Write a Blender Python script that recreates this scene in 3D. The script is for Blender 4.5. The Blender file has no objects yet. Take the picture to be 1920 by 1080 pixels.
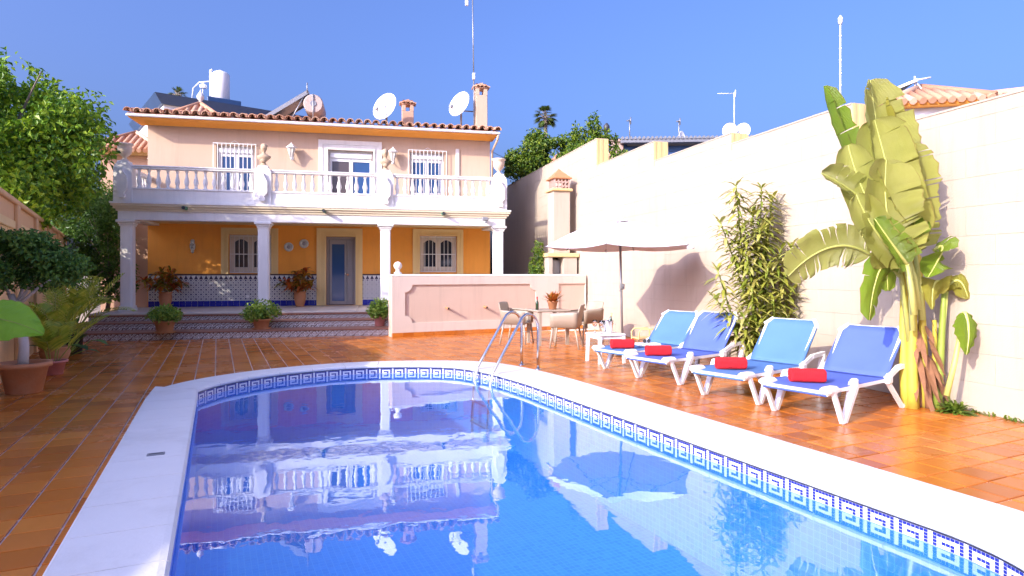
import bpy, math, random
from mathutils import Vector, Matrix, noise
from mathutils.geometry import tessellate_polygon
R = random.Random(7)
scene = bpy.context.scene
COL = scene.collection
rad = math.radians
# ---------------------------------------------------------------- camera
cam = bpy.data.cameras.new('camera'); camo = bpy.data.objects.new('camera', cam); COL.objects.link(camo)
camo.location = (0, 0, 1.4); camo.rotation_euler = (rad(90), 0, 0)
cam.sensor_width = 36; cam.lens = 36*1170/1920; cam.shift_y = -25/1920
cam.clip_start = .05; cam.clip_end = 5000
scene.camera = camo
# ---------------------------------------------------------------- sky and sun
SUN = Vector((.70, .71, -.47)).normalized()
w = bpy.data.worlds.new('World'); scene.world = w; w.use_nodes = True
nt = w.node_tree; bg = nt.nodes['Background']
sky = nt.nodes.new('ShaderNodeTexSky'); sky.sky_type = 'NISHITA'; sky.sun_disc = False
sky.sun_elevation = math.asin(-SUN.z); sky.sun_rotation = math.atan2(-SUN.x, -SUN.y)
sky.air_density = 1.0; sky.dust_density = 9.5; sky.ozone_density = 10; sky.altitude = 50
tint = nt.nodes.new('ShaderNodeMix'); tint.data_type = 'RGBA'; tint.blend_type = 'MULTIPLY'; tint.inputs[0].default_value = 1
tint.inputs[7].default_value = (1.06, .88, 1.0, 1); nt.links.new(sky.outputs[0], tint.inputs[6])
nt.links.new(tint.outputs[2], bg.inputs[0]); bg.inputs[1].default_value = .15
sl = bpy.data.lights.new('sun', 'SUN'); sl.energy = 2.0; sl.angle = rad(.53); sl.color = (1, .90, .74)
so = bpy.data.objects.new('sun', sl); COL.objects.link(so); so.location = (-20, -16, 20)
so.rotation_euler = SUN.to_track_quat('-Z', 'Y').to_euler()
vs = scene.view_settings; vs.view_transform = 'Standard'; vs.look = 'None'; vs.gamma = 1; vs.exposure = 1.52
try: vs.use_curve_mapping = False
except Exception: pass

# ---------------------------------------------------------------- materials
class NT:
    def __init__(s, name):
        s.m = bpy.data.materials.new(name); s.m.use_nodes = True
        s.t = s.m.node_tree; s.b = s.t.nodes['Principled BSDF']; s.out = s.t.nodes['Material Output']
        s._tc = None
    def n(s, typ, **kw):
        nd = s.t.nodes.new('ShaderNode'+typ)
        for k, v in kw.items(): setattr(nd, k, v)
        return nd
    def lk(s, a, b): s.t.links.new(a, b)
    def tc(s, out='Object'):
        if not s._tc: s._tc = s.n('TexCoord')
        return s._tc.outputs[out]
    def math(s, op, a, b=None):
        nd = s.n('Math', operation=op)
        for i, v in enumerate((a, b)):
            if v is None: continue
            if isinstance(v, (int, float)): nd.inputs[i].default_value = v
            else: s.lk(v, nd.inputs[i])
        return nd.outputs[0]
    def noise(s, scale, detail=4, rough=.6, vec=None):
        nd = s.n('TexNoise'); nd.inputs['Scale'].default_value = scale; nd.inputs['Detail'].default_value = detail
        nd.inputs['Roughness'].default_value = rough; s.lk(vec or s.tc(), nd.inputs['Vector']); return nd.outputs['Fac']
    def mix(s, fac, a, b, typ='MIX'):
        nd = s.n('Mix', data_type='RGBA', blend_type=typ)
        for i, v in ((0, fac), (6, a), (7, b)):
            if isinstance(v, (int, float)): nd.inputs[i].default_value = v
            elif isinstance(v, tuple): nd.inputs[i].default_value = (*v, 1)
            else: s.lk(v, nd.inputs[i])
        return nd.outputs[2]
    def ramp(s, fac, stops):
        nd = s.n('ValToRGB'); e = nd.color_ramp.elements
        while len(e) < len(stops): e.new(.5)
        for el, (p, c) in zip(e, stops): el.position = p; el.color = (*c, 1)
        s.lk(fac, nd.inputs[0]); return nd.outputs[0]
    def bump(s, h, strength=.3, dist=.01):
        nd = s.n('Bump'); nd.inputs['Strength'].default_value = strength; nd.inputs['Distance'].default_value = dist
        s.lk(h, nd.inputs['Height']); s.lk(nd.outputs[0], s.b.inputs['Normal'])
    def col(s, c):
        if isinstance(c, tuple): s.b.inputs['Base Color'].default_value = (*c, 1)
        else: s.lk(c, s.b.inputs['Base Color'])
    def set(s, **kw):
        for k, v in kw.items(): s.b.inputs[k.replace('_', ' ')].default_value = v
def sc(c, k): return tuple(min(1, x*k) for x in c)
def mk(name, c, rough=.6, var=.1, scale=3, bump=0, bscale=60, metal=0, stain=None, streak=0, **kw):
    t = NT(name)
    f = t.noise(scale, 5, .65)
    o = t.mix(f, sc(c, 1-var*1.6), sc(c, 1+var*1.3))
    if stain:
        g = t.noise(scale*.37+.2, 6, .7)
        g2 = t.ramp(g, [(.52, (0, 0, 0)), (.72, (1, 1, 1))])
        o = t.mix(t.math('MULTIPLY', g2, stain[1]), o, stain[0])
    if streak:
        mp = t.n('Mapping'); mp.inputs['Scale'].default_value = (2.6, 2.6, .22); t.lk(t.n('NewGeometry').outputs['Position'], mp.inputs[0])
        q = t.ramp(t.noise(2.2, 6, .7, mp.outputs[0]), [(.50, (0, 0, 0)), (.74, (1, 1, 1))]); o = t.mix(t.math('MULTIPLY', q, streak), o, sc(c, .62))
    t.col(o); t.set(Roughness=rough, Metallic=metal, **kw)
    if bump: t.bump(t.noise(bscale, 4, .6), bump, .01)
    return t.m
def leafm(name, cols, rough=.45, trans=.3, spec=.4):
    t = NT(name)
    g = t.n('NewGeometry')
    st = [(i/max(1, len(cols)-1), c) for i, c in enumerate(cols)]
    o = t.ramp(g.outputs['Random Per Island'], st)
    f = t.noise(2.2, 3)
    o = t.mix(t.math('MULTIPLY', f, .35), o, sc(cols[0], .7))
    t.col(o); t.set(Roughness=rough, Specular_IOR_Level=spec)
    tr = t.n('BsdfTranslucent'); t.lk(t.mix(.0, o, o), tr.inputs[0])
    ms = t.n('MixShader'); ms.inputs[0].default_value = trans
    t.lk(t.b.outputs[0], ms.inputs[1]); t.lk(tr.outputs[0], ms.inputs[2]); t.lk(ms.outputs[0], t.out.inputs[0])
    return t.m

PEACH = mk('peach_render', (.57, .41, .29), .85, .05, 1.2, .25, 90, stain=((.52, .37, .27), .35), streak=.3)
LOWB = mk('pale_wall_border', (.66, .56, .47), .85, .05, 1.2, .25, 90, streak=.35)
LOWP = mk('pale_peach_render', (.60, .46, .36), .85, .05, 1.2, .25, 90, stain=((.52, .39, .30), .35), streak=.35)
ORANGE = mk('orange_render', (.90, .37, .055), .85, .05, 1.2, .25, 90, stain=((.62, .28, .08), .4), streak=.25)
WHITE = mk('white_render', (.78, .76, .72), .75, .04, 1.5, .2, 80, stain=((.56, .53, .48), .35), streak=.3)
CREAM = mk('cream_block', (.47, .395, .305), .9, .05, 1.1, .35, 70, stain=((.41, .33, .24), .45), streak=.35)
CREAMC = mk('cream_mortar', (.44, .36, .265), .9, .06, 2)
OCHRE = mk('ochre_trim', (.72, .50, .22), .8, .08, 4)
CORN = mk('cornice_bounce_cream', (.68, .58, .40), .8, .05, 3)  # yellowed cream: warm bounced light under the balcony put into the colour
YELLOW = mk('yellow_trim', (.78, .58, .26), .8, .05, 3)
LEFTW = mk('left_wall_render', (.72, .46, .22), .88, .07, 1.1, .3, 60, stain=((.52, .33, .17), .5))
STONE = mk('coping_stone', (.74, .72, .68), .55, .05, 2.5, .25, 45, stain=((.56, .53, .48), .6))
GROUT = mk('grout', (.80, .66, .54), .9, .1, 8)
EARTH = mk('earth', (.28, .21, .14), .95, .2, .6)
SLAB = mk('porch_stone', (.60, .52, .42), .4, .06, 2)
NOSE = mk('step_nosing', (.30, .13, .075), .45, .12, 4)
WMETAL = mk('white_paint_metal', (.78, .78, .77), .35, .04, 6)
WPLASTIC = mk('white_plastic', (.82, .82, .81), .32, .03, 8, stain=((.62, .58, .50), .3))
STEEL = mk('stainless', (.72, .71, .69), .2, .03, 3, metal=1)
GREYM = mk('grey_metal', (.32, .32, .33), .45, .1, 5, metal=.6)
DARK = mk('dark_metal', (.05, .05, .055), .5, .1, 5)
TERRA = mk('terracotta', (.55, .23, .10), .75, .13, 6, .3, 40, stain=((.62, .42, .30), .4))
TERRA2 = mk('terracotta_rough', (.50, .25, .12), .85, .18, 5, .4, 30, stain=((.55, .42, .30), .6))
PINKPOT = mk('pink_pot', (.55, .20, .17), .6, .1, 6)
BLACKPOT = mk('black_plastic', (.02, .02, .022), .45, .1, 6)
SOIL = mk('soil', (.06, .04, .03), .95, .3, 20)
BARK = mk('bark', (.26, .20, .15), .9, .25, 9, .8, 30)
PALEBARK = mk('pale_bark', (.58, .52, .47), .85, .18, 8, .5, 30)
TAUPE = mk('taupe_resin', (.40, .33, .25), .5, .07, 8)
REDT = mk('red_terry', (.62, .012, .02), .95, .15, 30, .9, 220)
WTOWEL = mk('white_terry', (.8, .79, .77), .95, .05, 30, .6, 200)
CANVAS = mk('umbrella_canvas', (.70, .66, .66), .8, .04, 3)
NAVY = mk('navy_paint', (.035, .085, .19), .5, .1, 3)
FARW = mk('far_white_wall', (.76, .77, .78), .8, .04, 1)
PINKBR = mk('pink_brick', (.50, .34, .28), .9, .2, 9)
DISH = mk('dish_white', (.82, .82, .81), .4, .03, 3)
GREENP = mk('green_pipe', (.05, .22, .12), .5, .1, 8)
PASTE = mk('plate_glaze', (.55, .58, .55), .25, .3, 14)
BLUETILE = mk('cobalt_tile', (.012, .02, .33), .12, .12, 6)
DARKWOOD = mk('dark_edge_tile', (.07, .05, .05), .35, .2, 9)
DOORW = mk('grey_door', (.27, .25, .24), .45, .05, 4)
WOODW = mk('cream_shutter', (.66, .60, .50), .5, .05, 4)
STATUE = mk('statue_stone', (.50, .37, .24), .85, .18, 7, .6, 26, stain=((.38, .26, .16), .6))
URNM = mk('urn_stone', (.70, .56, .42), .8, .12, 6, .3, 30)
SALMON = mk('salmon_block', (.58, .36, .25), .9, .08, 2, .3, 40)
WATERTANK = mk('tank_white', (.80, .79, .76), .45, .04, 3)
COLLECT = mk('collector', (.05, .10, .13), .2, .1, 3)
RUST = mk('weathered_tank', (.48, .38, .33), .55, .12, 6, stain=((.30, .20, .14), .5))
def fabric(name, c):
    t = NT(name)
    wv = t.n('TexChecker'); wv.inputs['Scale'].default_value = 420; t.lk(t.tc(), wv.inputs[0])
    f = t.noise(2.5, 4)
    o = t.mix(f, sc(c, .85), sc(c, 1.12)); o = t.mix(t.math('MULTIPLY', wv.outputs['Fac'], .12), o, sc(c, .6))
    t.col(o); t.set(Roughness=.75); t.bump(wv.outputs['Fac'], .15, .002); return t.m
FAB1 = fabric('blue_mesh_fabric', (.08, .135, .47))
FAB2 = fabric('sky_blue_mesh_fabric', (.08, .19, .43))
def glass(name, c, rough=.06):
    t = NT(name); t.col(c); t.set(Roughness=rough, Specular_IOR_Level=.9); return t.m
PANE = glass('dark_pane', (.02, .025, .04)); BPANE = glass('blue_pane', (.025, .075, .20)); PPANE = glass('curtain_pane', (.09, .07, .07))
LGLASS = glass('lantern_glass', (.55, .50, .40), .2)
CURT = mk('purple_curtain', (.13, .06, .22), .9, .2, 10)
def clear():
    t = NT('clear_glass'); t.col((1, 1, 1)); t.set(Roughness=.02, Transmission_Weight=1.0, IOR=1.45); return t.m
CLEAR = clear()
WINE = glass('dark_bottle', (.02, .05, .02), .08)
def tilem():
    t = NT('terracotta_floor_tile')
    g = t.n('NewGeometry'); oi = t.n('ObjectInfo')
    r = t.math('FRACT', t.math('ADD', g.outputs['Random Per Island'], oi.outputs['Random']))
    o = t.ramp(r, [(0, (.37, .095, .010)), (.3, (.50, .140, .013)), (.6, (.56, .165, .017)), (.85, (.64, .21, .03)), (1, (.44, .118, .014))])
    wc = t.n('NewGeometry').outputs['Position']
    f = t.noise(7, 5, .7, wc); o = t.mix(t.math('MULTIPLY', f, .4), o, (.34, .105, .025))
    f2 = t.noise(.9, 5, .65, wc)
    f3 = t.ramp(f2, [(.5, (0, 0, 0)), (.7, (1, 1, 1))])
    o = t.mix(t.math('MULTIPLY', f3, .35), o, (.52, .26, .12)); t.col(o)
    rr = t.n('MapRange'); rr.inputs[3].default_value = .14; rr.inputs[4].default_value = .38; t.set(Specular_IOR_Level=.27); t.lk(f2, rr.inputs[0]); t.lk(rr.outputs[0], t.b.inputs['Roughness'])
    t.bump(t.noise(18, 4, .6, wc), .12, .006); return t.m
TILE = tilem()
def rooftile():
    t = NT('clay_roof_tile'); g = t.n('NewGeometry'); oi = t.n('ObjectInfo')
    r = t.math('FRACT', t.math('ADD', g.outputs['Random Per Island'], oi.outputs['Random']))
    o = t.ramp(r, [(0, (.48, .21, .11)), (.5, (.62, .32, .19)), (1, (.72, .46, .31))])
    f = t.noise(11, 5, .7, g.outputs['Position']); o = t.mix(t.math('MULTIPLY', f, .5), o, (.32, .19, .12)); t.col(o); t.set(Roughness=.85); t.bump(f, .4, .01); return t.m
ROOF = rooftile()
def azulejo(name='azulejo', cell=.13, cx='X', cz='Z'):
    t = NT(name); sp = t.n('SeparateXYZ'); t.lk(t.tc(), sp.inputs[0])
    fx = t.math('SUBTRACT', t.math('FRACT', t.math('DIVIDE', sp.outputs[cx], cell)), .5)
    fz = t.math('SUBTRACT', t.math('FRACT', t.math('DIVIDE', sp.outputs[cz], cell)), .5)
    ax = t.math('ABSOLUTE', fx); az = t.math('ABSOLUTE', fz)
    dia = t.math('ADD', ax, az)
    dot = t.math('LESS_THAN', dia, .23)
    ring = t.math('LESS_THAN', t.math('ABSOLUTE', t.math('SUBTRACT', dia, .5)), .07)
    cor = t.math('GREATER_THAN', dia, .80)
    o = t.mix(ring, (.70, .69, .66), (.38, .38, .42)); o = t.mix(dot, o, (.05, .05, .13)); o = t.mix(cor, o, (.08, .08, .18))
    grout = t.math('GREATER_THAN', t.math('MAXIMUM', ax, az), .48)
    o = t.mix(t.math('MULTIPLY', grout, .5), o, (.5, .5, .48))
    t.col(o); t.set(Roughness=.18); return t.m
AZ = azulejo()
def teeth():
    t = NT('dado_border'); sp = t.n('SeparateXYZ'); t.lk(t.tc(), sp.inputs[0])
    fx = t.math('ABSOLUTE', t.math('SUBTRACT', t.math('FRACT', t.math('DIVIDE', sp.outputs['X'], .13)), .5))
    h = t.math('DIVIDE', t.math('SUBTRACT', sp.outputs['Z'], 1.27), .11)
    o = t.mix(t.math('LESS_THAN', fx, t.math('MULTIPLY', t.math('SUBTRACT', 1.0, h), .42)), (.72, .71, .68), (.05, .045, .09)); t.col(o); t.set(Roughness=.18); return t.m
TEETH = teeth()
def riser():
    t = NT('painted_riser_tile')
    mp = t.n('Mapping'); mp.inputs['Rotation'].default_value = (0, rad(38), 0); t.lk(t.tc(), mp.inputs[0])
    n1 = t.n('TexWave', wave_type='RINGS'); n1.inputs['Scale'].default_value = 5; n1.inputs['Distortion'].default_value = 5; n1.inputs['Detail'].default_value = 2; n1.inputs['Detail Scale'].default_value = 2.2
    t.lk(mp.outputs[0], n1.inputs[0])
    o = t.ramp(n1.outputs['Fac'], [(0, (.20, .13, .11)), (.34, (.20, .13, .11)), (.42, (.78, .74, .68)), (.74, (.78, .74, .68)), (.82, (.16, .18, .30)), (1, (.45, .33, .24))])
    t.col(o); t.set(Roughness=.16); return t.m
RISER = riser()
def poolm():
    t = NT('pool_mosaic')
    br = t.n('TexBrick'); br.offset = 0; br.inputs['Scale'].default_value = 1
    br.inputs['Brick Width'].default_value = .05; br.inputs['Row Height'].default_value = .05; br.inputs['Mortar Size'].default_value = .003
    br.inputs['Color1'].default_value = (.035, .24, .74, 1); br.inputs['Color2'].default_value = (.055, .30, .82, 1); br.inputs['Mortar'].default_value = (.10, .37, .82, 1)
    g = t.n('NewGeometry'); sp = t.n('SeparateXYZ'); t.lk(t.tc(), sp.inputs[0])
    sn = t.n('SeparateXYZ'); t.lk(t.tc('Normal'), sn.inputs[0])
    cb = t.n('CombineXYZ')
    ver = t.math('LESS_THAN', t.math('ABSOLUTE', sn.outputs[2]), .5)
    side = t.math('GREATER_THAN', t.math('ABSOLUTE', sn.outputs[0]), .7)
    ux = t.mix(t.math('MULTIPLY', ver, side), sp.outputs[0], sp.outputs[1]); uy = t.mix(ver, sp.outputs[1], sp.outputs[2])
    t.lk(ux, cb.inputs[0]); t.lk(uy, cb.inputs[1]); t.lk(cb.outputs[0], br.inputs['Vector'])
    t.col(br.outputs['Color']); t.set(Roughness=.3); return t.m
POOL = poolm()
def waterm():
    t = NT('pool_water'); t.t.nodes.remove(t.b)
    tr = t.n('BsdfTransparent'); tr.inputs[0].default_value = (.86, .95, 1.0, 1)
    gl = t.n('BsdfGlossy'); gl.inputs['Roughness'].default_value = 0.0; gl.inputs[0].default_value = (.86, .95, 1, 1)
    fr = t.n('LayerWeight'); fr.inputs[0].default_value = .5
    n1 = t.noise(2.0, 3, .5); n2 = t.noise(13, 2, .5)
    h = t.math('ADD', n1, t.math('MULTIPLY', n2, .07))
    wv = t.n('TexWave', wave_type='RINGS', rings_direction='SPHERICAL'); 
    bp = t.n('Bump'); bp.inputs['Strength'].default_value = .036; bp.inputs['Distance'].default_value = .06
    t.lk(h, bp.inputs['Height']); t.lk(bp.outputs[0], gl.inputs['Normal']); t.lk(bp.outputs[0], fr.inputs['Normal'])
    t.t.nodes.remove(wv)
    F = t.math('ADD', .06, t.math('MULTIPLY', .94, t.math('POWER', fr.outputs['Facing'], 3.0)))
    ms = t.n('MixShader'); df = t.n('BsdfDiffuse'); df.inputs[0].default_value = (.05, .42, .92, 1); m0 = t.n('MixShader'); m0.inputs[0].default_value = .13; t.lk(tr.outputs[0], m0.inputs[1]); t.lk(df.outputs[0], m0.inputs[2])
    t.lk(F, ms.inputs[0]); t.lk(m0.outputs[0], ms.inputs[1]); t.lk(gl.outputs[0], ms.inputs[2]); t.lk(ms.outputs[0], t.out.inputs[0])
    return t.m
WATER = waterm()
LF_FICUS = leafm('ficus_leaf', [(.06, .15, .014), (.15, .31, .018), (.28, .46, .025), (.42, .56, .04)])
LF_DARK = leafm('dark_leaf', [(.045, .12, .02), (.10, .22, .03), (.20, .33, .05)])
LF_CITRUS = leafm('citrus_leaf', [(.03, .08, .015), (.09, .18, .015), (.18, .28, .02), (.30, .36, .03)])
LF_BUSH = leafm('bush_leaf', [(.10, .22, .03), (.24, .38, .04), (.44, .54, .09)])
LF_CROTON = leafm('croton_leaf', [(.08, .12, .015), (.30, .26, .02), (.62, .28, .03), (.70, .17, .02), (.40, .05, .02), (.70, .36, .04)])
LF_ORANGE = leafm('orange_bract', [(.55, .12, .02), (.62, .22, .03), (.45, .06, .02), (.30, .25, .04)])
LF_PALM = leafm('palm_leaflet', [(.24, .37, .03), (.44, .52, .05), (.62, .62, .09)])
LF_FPALM = leafm('far_palm_leaf', [(.05, .10, .02), (.10, .16, .03), (.22, .24, .05)])
LF_SONG = leafm('variegated_leaf', [(.18, .26, .03), (.44, .44, .06), (.66, .60, .16), (.28, .34, .04), (.72, .64, .24)], trans=.3)
LF_WEED = leafm('weed_leaf', [(.08, .17, .02), (.22, .28, .03)])
def banm(name, a, b):
    t = NT(name)
    sp = t.n('SeparateXYZ'); t.lk(t.tc('UV'), sp.inputs[0])
    wv = t.n('TexWave', wave_type='BANDS', bands_direction='X'); wv.inputs['Scale'].default_value = 13; wv.inputs['Distortion'].default_value = 2.5; wv.inputs['Detail'].default_value = 3; t.lk(t.tc('UV'), wv.inputs[0])
    o = t.mix(t.noise(3, 4), a, b); o = t.mix(t.math('MULTIPLY', wv.outputs['Fac'], .38), o, sc(a, .66))
    edge = t.math('MULTIPLY', t.math('GREATER_THAN', t.math('ADD', sp.outputs[1], t.math('MULTIPLY', t.noise(9, 3), .12)), 1.04), .45); o = t.mix(edge, o, (.30, .17, .06))
    t.col(o); t.set(Roughness=.38); t.bump(wv.outputs['Fac'], .6, .015)
    tr = t.n('BsdfTranslucent'); t.lk(o, tr.inputs[0]); ms = t.n('MixShader'); ms.inputs[0].default_value = .38
    t.lk(t.b.outputs[0], ms.inputs[1]); t.lk(tr.outputs[0], ms.inputs[2]); t.lk(ms.outputs[0], t.out.inputs[0]); return t.m
BAN = banm('banana_leaf', (.38, .42, .065), (.62, .60, .18))
BANG = banm('young_banana_leaf', (.16, .32, .02), (.36, .45, .04))
BANY = banm('yellow_banana_leaf', (.42, .42, .05), (.55, .50, .10))
ELEPH = banm('elephant_ear_leaf', (.20, .55, .03), (.38, .72, .06))
RIB = mk('leaf_rib', (.50, .52, .14), .5, .1, 6)
BSTEM = mk('banana_stem', (.56, .46, .06), .55, .18, 4, .3, 30, stain=((.40, .20, .05), .5))
GSTEM = mk('green_stem', (.26, .34, .05), .5, .15, 6)
DRYS = mk('dry_sheath', (.26, .12, .055), .9, .3, 9, .6, 25)
BORDW = mk('white_mosaic', (.74, .75, .78), .15, .05, 30); BORDB = mk('blue_mosaic', (.02, .03, .26), .15, .2, 40); BORDK = mk('dark_line', (.03, .03, .06), .3, .1, 9)

# ---------------------------------------------------------------- mesh helpers
class MB:
    def __init__(s): s.v = []; s.f = []; s.m = []; s.s = []; s.uv = None
    def add(s, vs, fs, mi=0, smooth=False):
        o = len(s.v); s.v.extend([tuple(p) for p in vs])
        for f in fs: s.f.append(tuple(i+o for i in f)); s.m.append(mi); s.s.append(smooth)
        return s
    def box(s, x0, x1, y0, y1, z0, z1, mi=0):
        v = [(x, y, z) for z in (z0, z1) for y in (y0, y1) for x in (x0, x1)]
        return s.add(v, [(0, 2, 3, 1), (4, 5, 7, 6), (0, 1, 5, 4), (2, 6, 7, 3), (0, 4, 6, 2), (1, 3, 7, 5)], mi)
    def bbox(s, x0, x1, y0, y1, z0, z1, b=.01, mi=0):
        b = min(b, (x1-x0)/2.1, (y1-y0)/2.1, (z1-z0)/2.1)
        rings = []
        for z, k in ((z0, b), (z0+b, 0), (z1-b, 0), (z1, b)):
            a, c, d, e = x0+k, x1-k, y0+k, y1-k; q = b if k == 0 else b*.6
            rings.append([(a+q, d, z), (c-q, d, z), (c, d+q, z), (c, e-q, z), (c-q, e, z), (a+q, e, z), (a, e-q, z), (a, d+q, z)])
        v = [p for r in rings for p in r]; f = []
        for i in range(3):
            for j in range(8): f.append((i*8+j, i*8+(j+1) % 8, i*8+8+(j+1) % 8, i*8+8+j))
        f.append(tuple(range(7, -1, -1))); f.append(tuple(range(24, 32)))
        return s.add(v, f, mi)
    def beam(s, p0, p1, w, h, mi=0, up=(0, 0, 1), w1=None, h1=None):
        p0, p1 = Vector(p0), Vector(p1); d = (p1-p0).normalized(); u = Vector(up)
        if abs(d.dot(u)) > .98: u = Vector((1, 0, 0))
        a = d.cross(u).normalized(); b = a.cross(d).normalized(); v = []
        for p, ww, hh in ((p0, w, h), (p1, w1 or w, h1 or h)):
            for sa, sb in ((-1, -1), (1, -1), (1, 1), (-1, 1)): v.append(p+a*sa*ww/2+b*sb*hh/2)
        return s.add(v, [(3, 2, 1, 0), (4, 5, 6, 7), (0, 1, 5, 4), (1, 2, 6, 5), (2, 3, 7, 6), (3, 0, 4, 7)], mi)
    def tube(s, pts, r, n=8, mi=0, caps=True):
        pts = [Vector(p) for p in pts]; rs = r if isinstance(r, (list, tuple)) else [r]*len(pts)
        t0 = (pts[1]-pts[0]).normalized(); a = t0.orthogonal().normalized(); v = []
        for i, p in enumerate(pts):
            t = (pts[min(i+1, len(pts)-1)]-pts[max(i-1, 0)]).normalized()
            a = (a-t*a.dot(t)).normalized(); b = t.cross(a)
            for k in range(n):
                an = 2*math.pi*k/n; v.append(p+(a*math.cos(an)+b*math.sin(an))*rs[i])
        f = []
        for i in range(len(pts)-1):
            for k in range(n): f.append((i*n+k, i*n+(k+1) % n, i*n+n+(k+1) % n, i*n+n+k))
        s.add(v, f, mi, True)
        if caps:
            o = len(s.v)-len(v); s.f.append(tuple(o+k for k in range(n-1, -1, -1))); s.m.append(mi); s.s.append(False)
            e = o+(len(pts)-1)*n; s.f.append(tuple(e+k for k in range(n))); s.m.append(mi); s.s.append(False)
        return s
    def lathe(s, prof, n=16, o=(0, 0, 0), mi=0, smooth=True):
        v = []; f = []
        for r, z in prof:
            for k in range(n):
                a = 2*math.pi*k/n; v.append((o[0]+r*math.cos(a), o[1]+r*math.sin(a), o[2]+z))
        for i in range(len(prof)-1):
            for k in range(n): f.append((i*n+k, i*n+(k+1) % n, i*n+n+(k+1) % n, i*n+n+k))
        s.add(v, f, mi, smooth); b = len(s.v)-len(v)
        if prof[0][0] > 1e-4: s.f.append(tuple(b+k for k in range(n-1, -1, -1))); s.m.append(mi); s.s.append(False)
        if prof[-1][0] > 1e-4: s.f.append(tuple(b+(len(prof)-1)*n+k for k in range(n))); s.m.append(mi); s.s.append(False)
        return s
    def sphere(s, c, r, n=12, m=8, mi=0, sq=(1, 1, 1)):
        v = []; f = []
        for i in range(m+1):
            th = math.pi*i/m
            for k in range(n):
                a = 2*math.pi*k/n; v.append((c[0]+r*sq[0]*math.sin(th)*math.cos(a), c[1]+r*sq[1]*math.sin(th)*math.sin(a), c[2]-r*sq[2]*math.cos(th)))
        for i in range(m):
            for k in range(n): f.append((i*n+k, i*n+(k+1) % n, i*n+n+(k+1) % n, i*n+n+k))
        return s.add(v, f, mi, True)
    def prism(s, poly, y0, y1, mi=0):          # polygon in x,z extruded along y
        n = len(poly); v = [(x, y0, z) for x, z in poly]+[(x, y1, z) for x, z in poly]
        f = [tuple(range(n)), tuple(range(2*n-1, n-1, -1))]+[(i, i+n, (i+1) % n+n, (i+1) % n) for i in range(n)]
        return s.add(v, f, mi)
    def prismz(s, poly, z0, z1, mi=0):
        n = len(poly); v = [(x, y, z0) for x, y in poly]+[(x, y, z1) for x, y in poly]
        f = [tuple(range(n-1, -1, -1)), tuple(range(n, 2*n))]+[(i, (i+1) % n, (i+1) % n+n, i+n) for i in range(n)]
        return s.add(v, f, mi)
    def mesh(s, name, mats):
        me = bpy.data.meshes.new(name); me.from_pydata(s.v, [], s.f)
        for m in (mats if isinstance(mats, (list, tuple)) else [mats]): me.materials.append(m)
        me.polygons.foreach_set('material_index', s.m); me.polygons.foreach_set('use_smooth', s.s)
        if s.uv:
            ul = me.uv_layers.new(name='UVMap')
            for l in me.loops: ul.data[l.index].uv = s.uv[l.vertex_index]
        me.update(); return me
    def build(s, name, mats, parent=None, **kw): return link(name, s.mesh(name, mats), parent, **kw)
def link(name, me, parent=None, loc=(0, 0, 0), rot=(0, 0, 0), scale=None, label=None, kind=None):
    o = bpy.data.objects.new(name, me); COL.objects.link(o); o.parent = parent; o.location = loc; o.rotation_euler = rot
    if scale is not None: o.scale = scale if isinstance(scale, (tuple, list)) else (scale,)*3
    if label: o['label'] = label
    if kind: o['kind'] = kind
    return o
def tag(o, label, cat, group=None):
    o['label'] = label; o['category'] = cat
    if group: o['group'] = group
    return o
def thing(name, label, cat, loc=(0, 0, 0), rz=0, group=None):
    o = bpy.data.objects.new(name, None); COL.objects.link(o); o.location = loc; o.rotation_euler = (0, 0, rz); o.empty_display_size = .2
    return tag(o, label, cat, group)
def bez(a, b, c, n):
    a, b, c = Vector(a), Vector(b), Vector(c)
    return [a*(1-t)**2+b*2*t*(1-t)+c*t*t for t in [i/(n-1) for i in range(n)]]
def rv(r): 
    while True:
        p = Vector((r.uniform(-1, 1), r.uniform(-1, 1), r.uniform(-1, 1)))
        if .01 < p.length < 1: return p.normalized()
def leaf(mb, p, d, nrm, L, W, fold=.25, mi=0):
    d = d.normalized(); sd = d.cross(nrm)
    if sd.length < .05: sd = d.orthogonal()
    sd.normalize(); up = sd.cross(d)
    m = p+d*L*.45
    mb.add([p, m+sd*W/2+up*W*fold, p+d*L-up*L*.12, m-sd*W/2+up*W*fold], [(0, 1, 2), (0, 2, 3)], mi)
def lance(mb, p, d, L, W, droop=.4, mi=0):       # long narrow leaf, 3 segments
    d = d.normalized(); sd = d.cross(Vector((0, 0, 1)))
    if sd.length < .05: sd = Vector((1, 0, 0))
    sd.normalize(); pts = []
    for t, k in ((0, .35), (.35, 1), (.7, .75), (1, .03)):
        q = p+d*L*t-Vector((0, 0, 1))*L*droop*t*t
        pts += [q-sd*W*k/2, q+sd*W*k/2]
    mb.add(pts, [(0, 1, 3, 2), (2, 3, 5, 4), (4, 5, 7, 6)], mi)
def crown(blobs, n, L, W, rng, gap=.42, gs=1.1, shell=2.4, droop=.5):
    mb = MB(); vols = [b[1][0]*b[1][1]*b[1][2] for b in blobs]; tot = sum(vols); k = 0; tries = 0
    while k < n and tries < n*6:
        tries += 1; x = rng.random()*tot; i = 0
        while x > vols[i] and i < len(vols)-1: x -= vols[i]; i += 1
        c, r = blobs[i]; d = rv(rng); q = rng.random()**(1/shell)
        p = Vector((c[0]+d.x*r[0]*q, c[1]+d.y*r[1]*q, c[2]+d.z*r[2]*q))
        if noise.noise(p*gs/max(.3, L*6)) < gap-.6: continue
        out = (d+rv(rng)*.7+Vector((0, 0, .35))).normalized()
        dr = (rv(rng)+d*.5-Vector((0, 0, droop))).normalized(); s = rng.uniform(.65, 1.25)
        leaf(mb, p, dr, out, L*s, W*s); k += 1
    return mb
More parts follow.
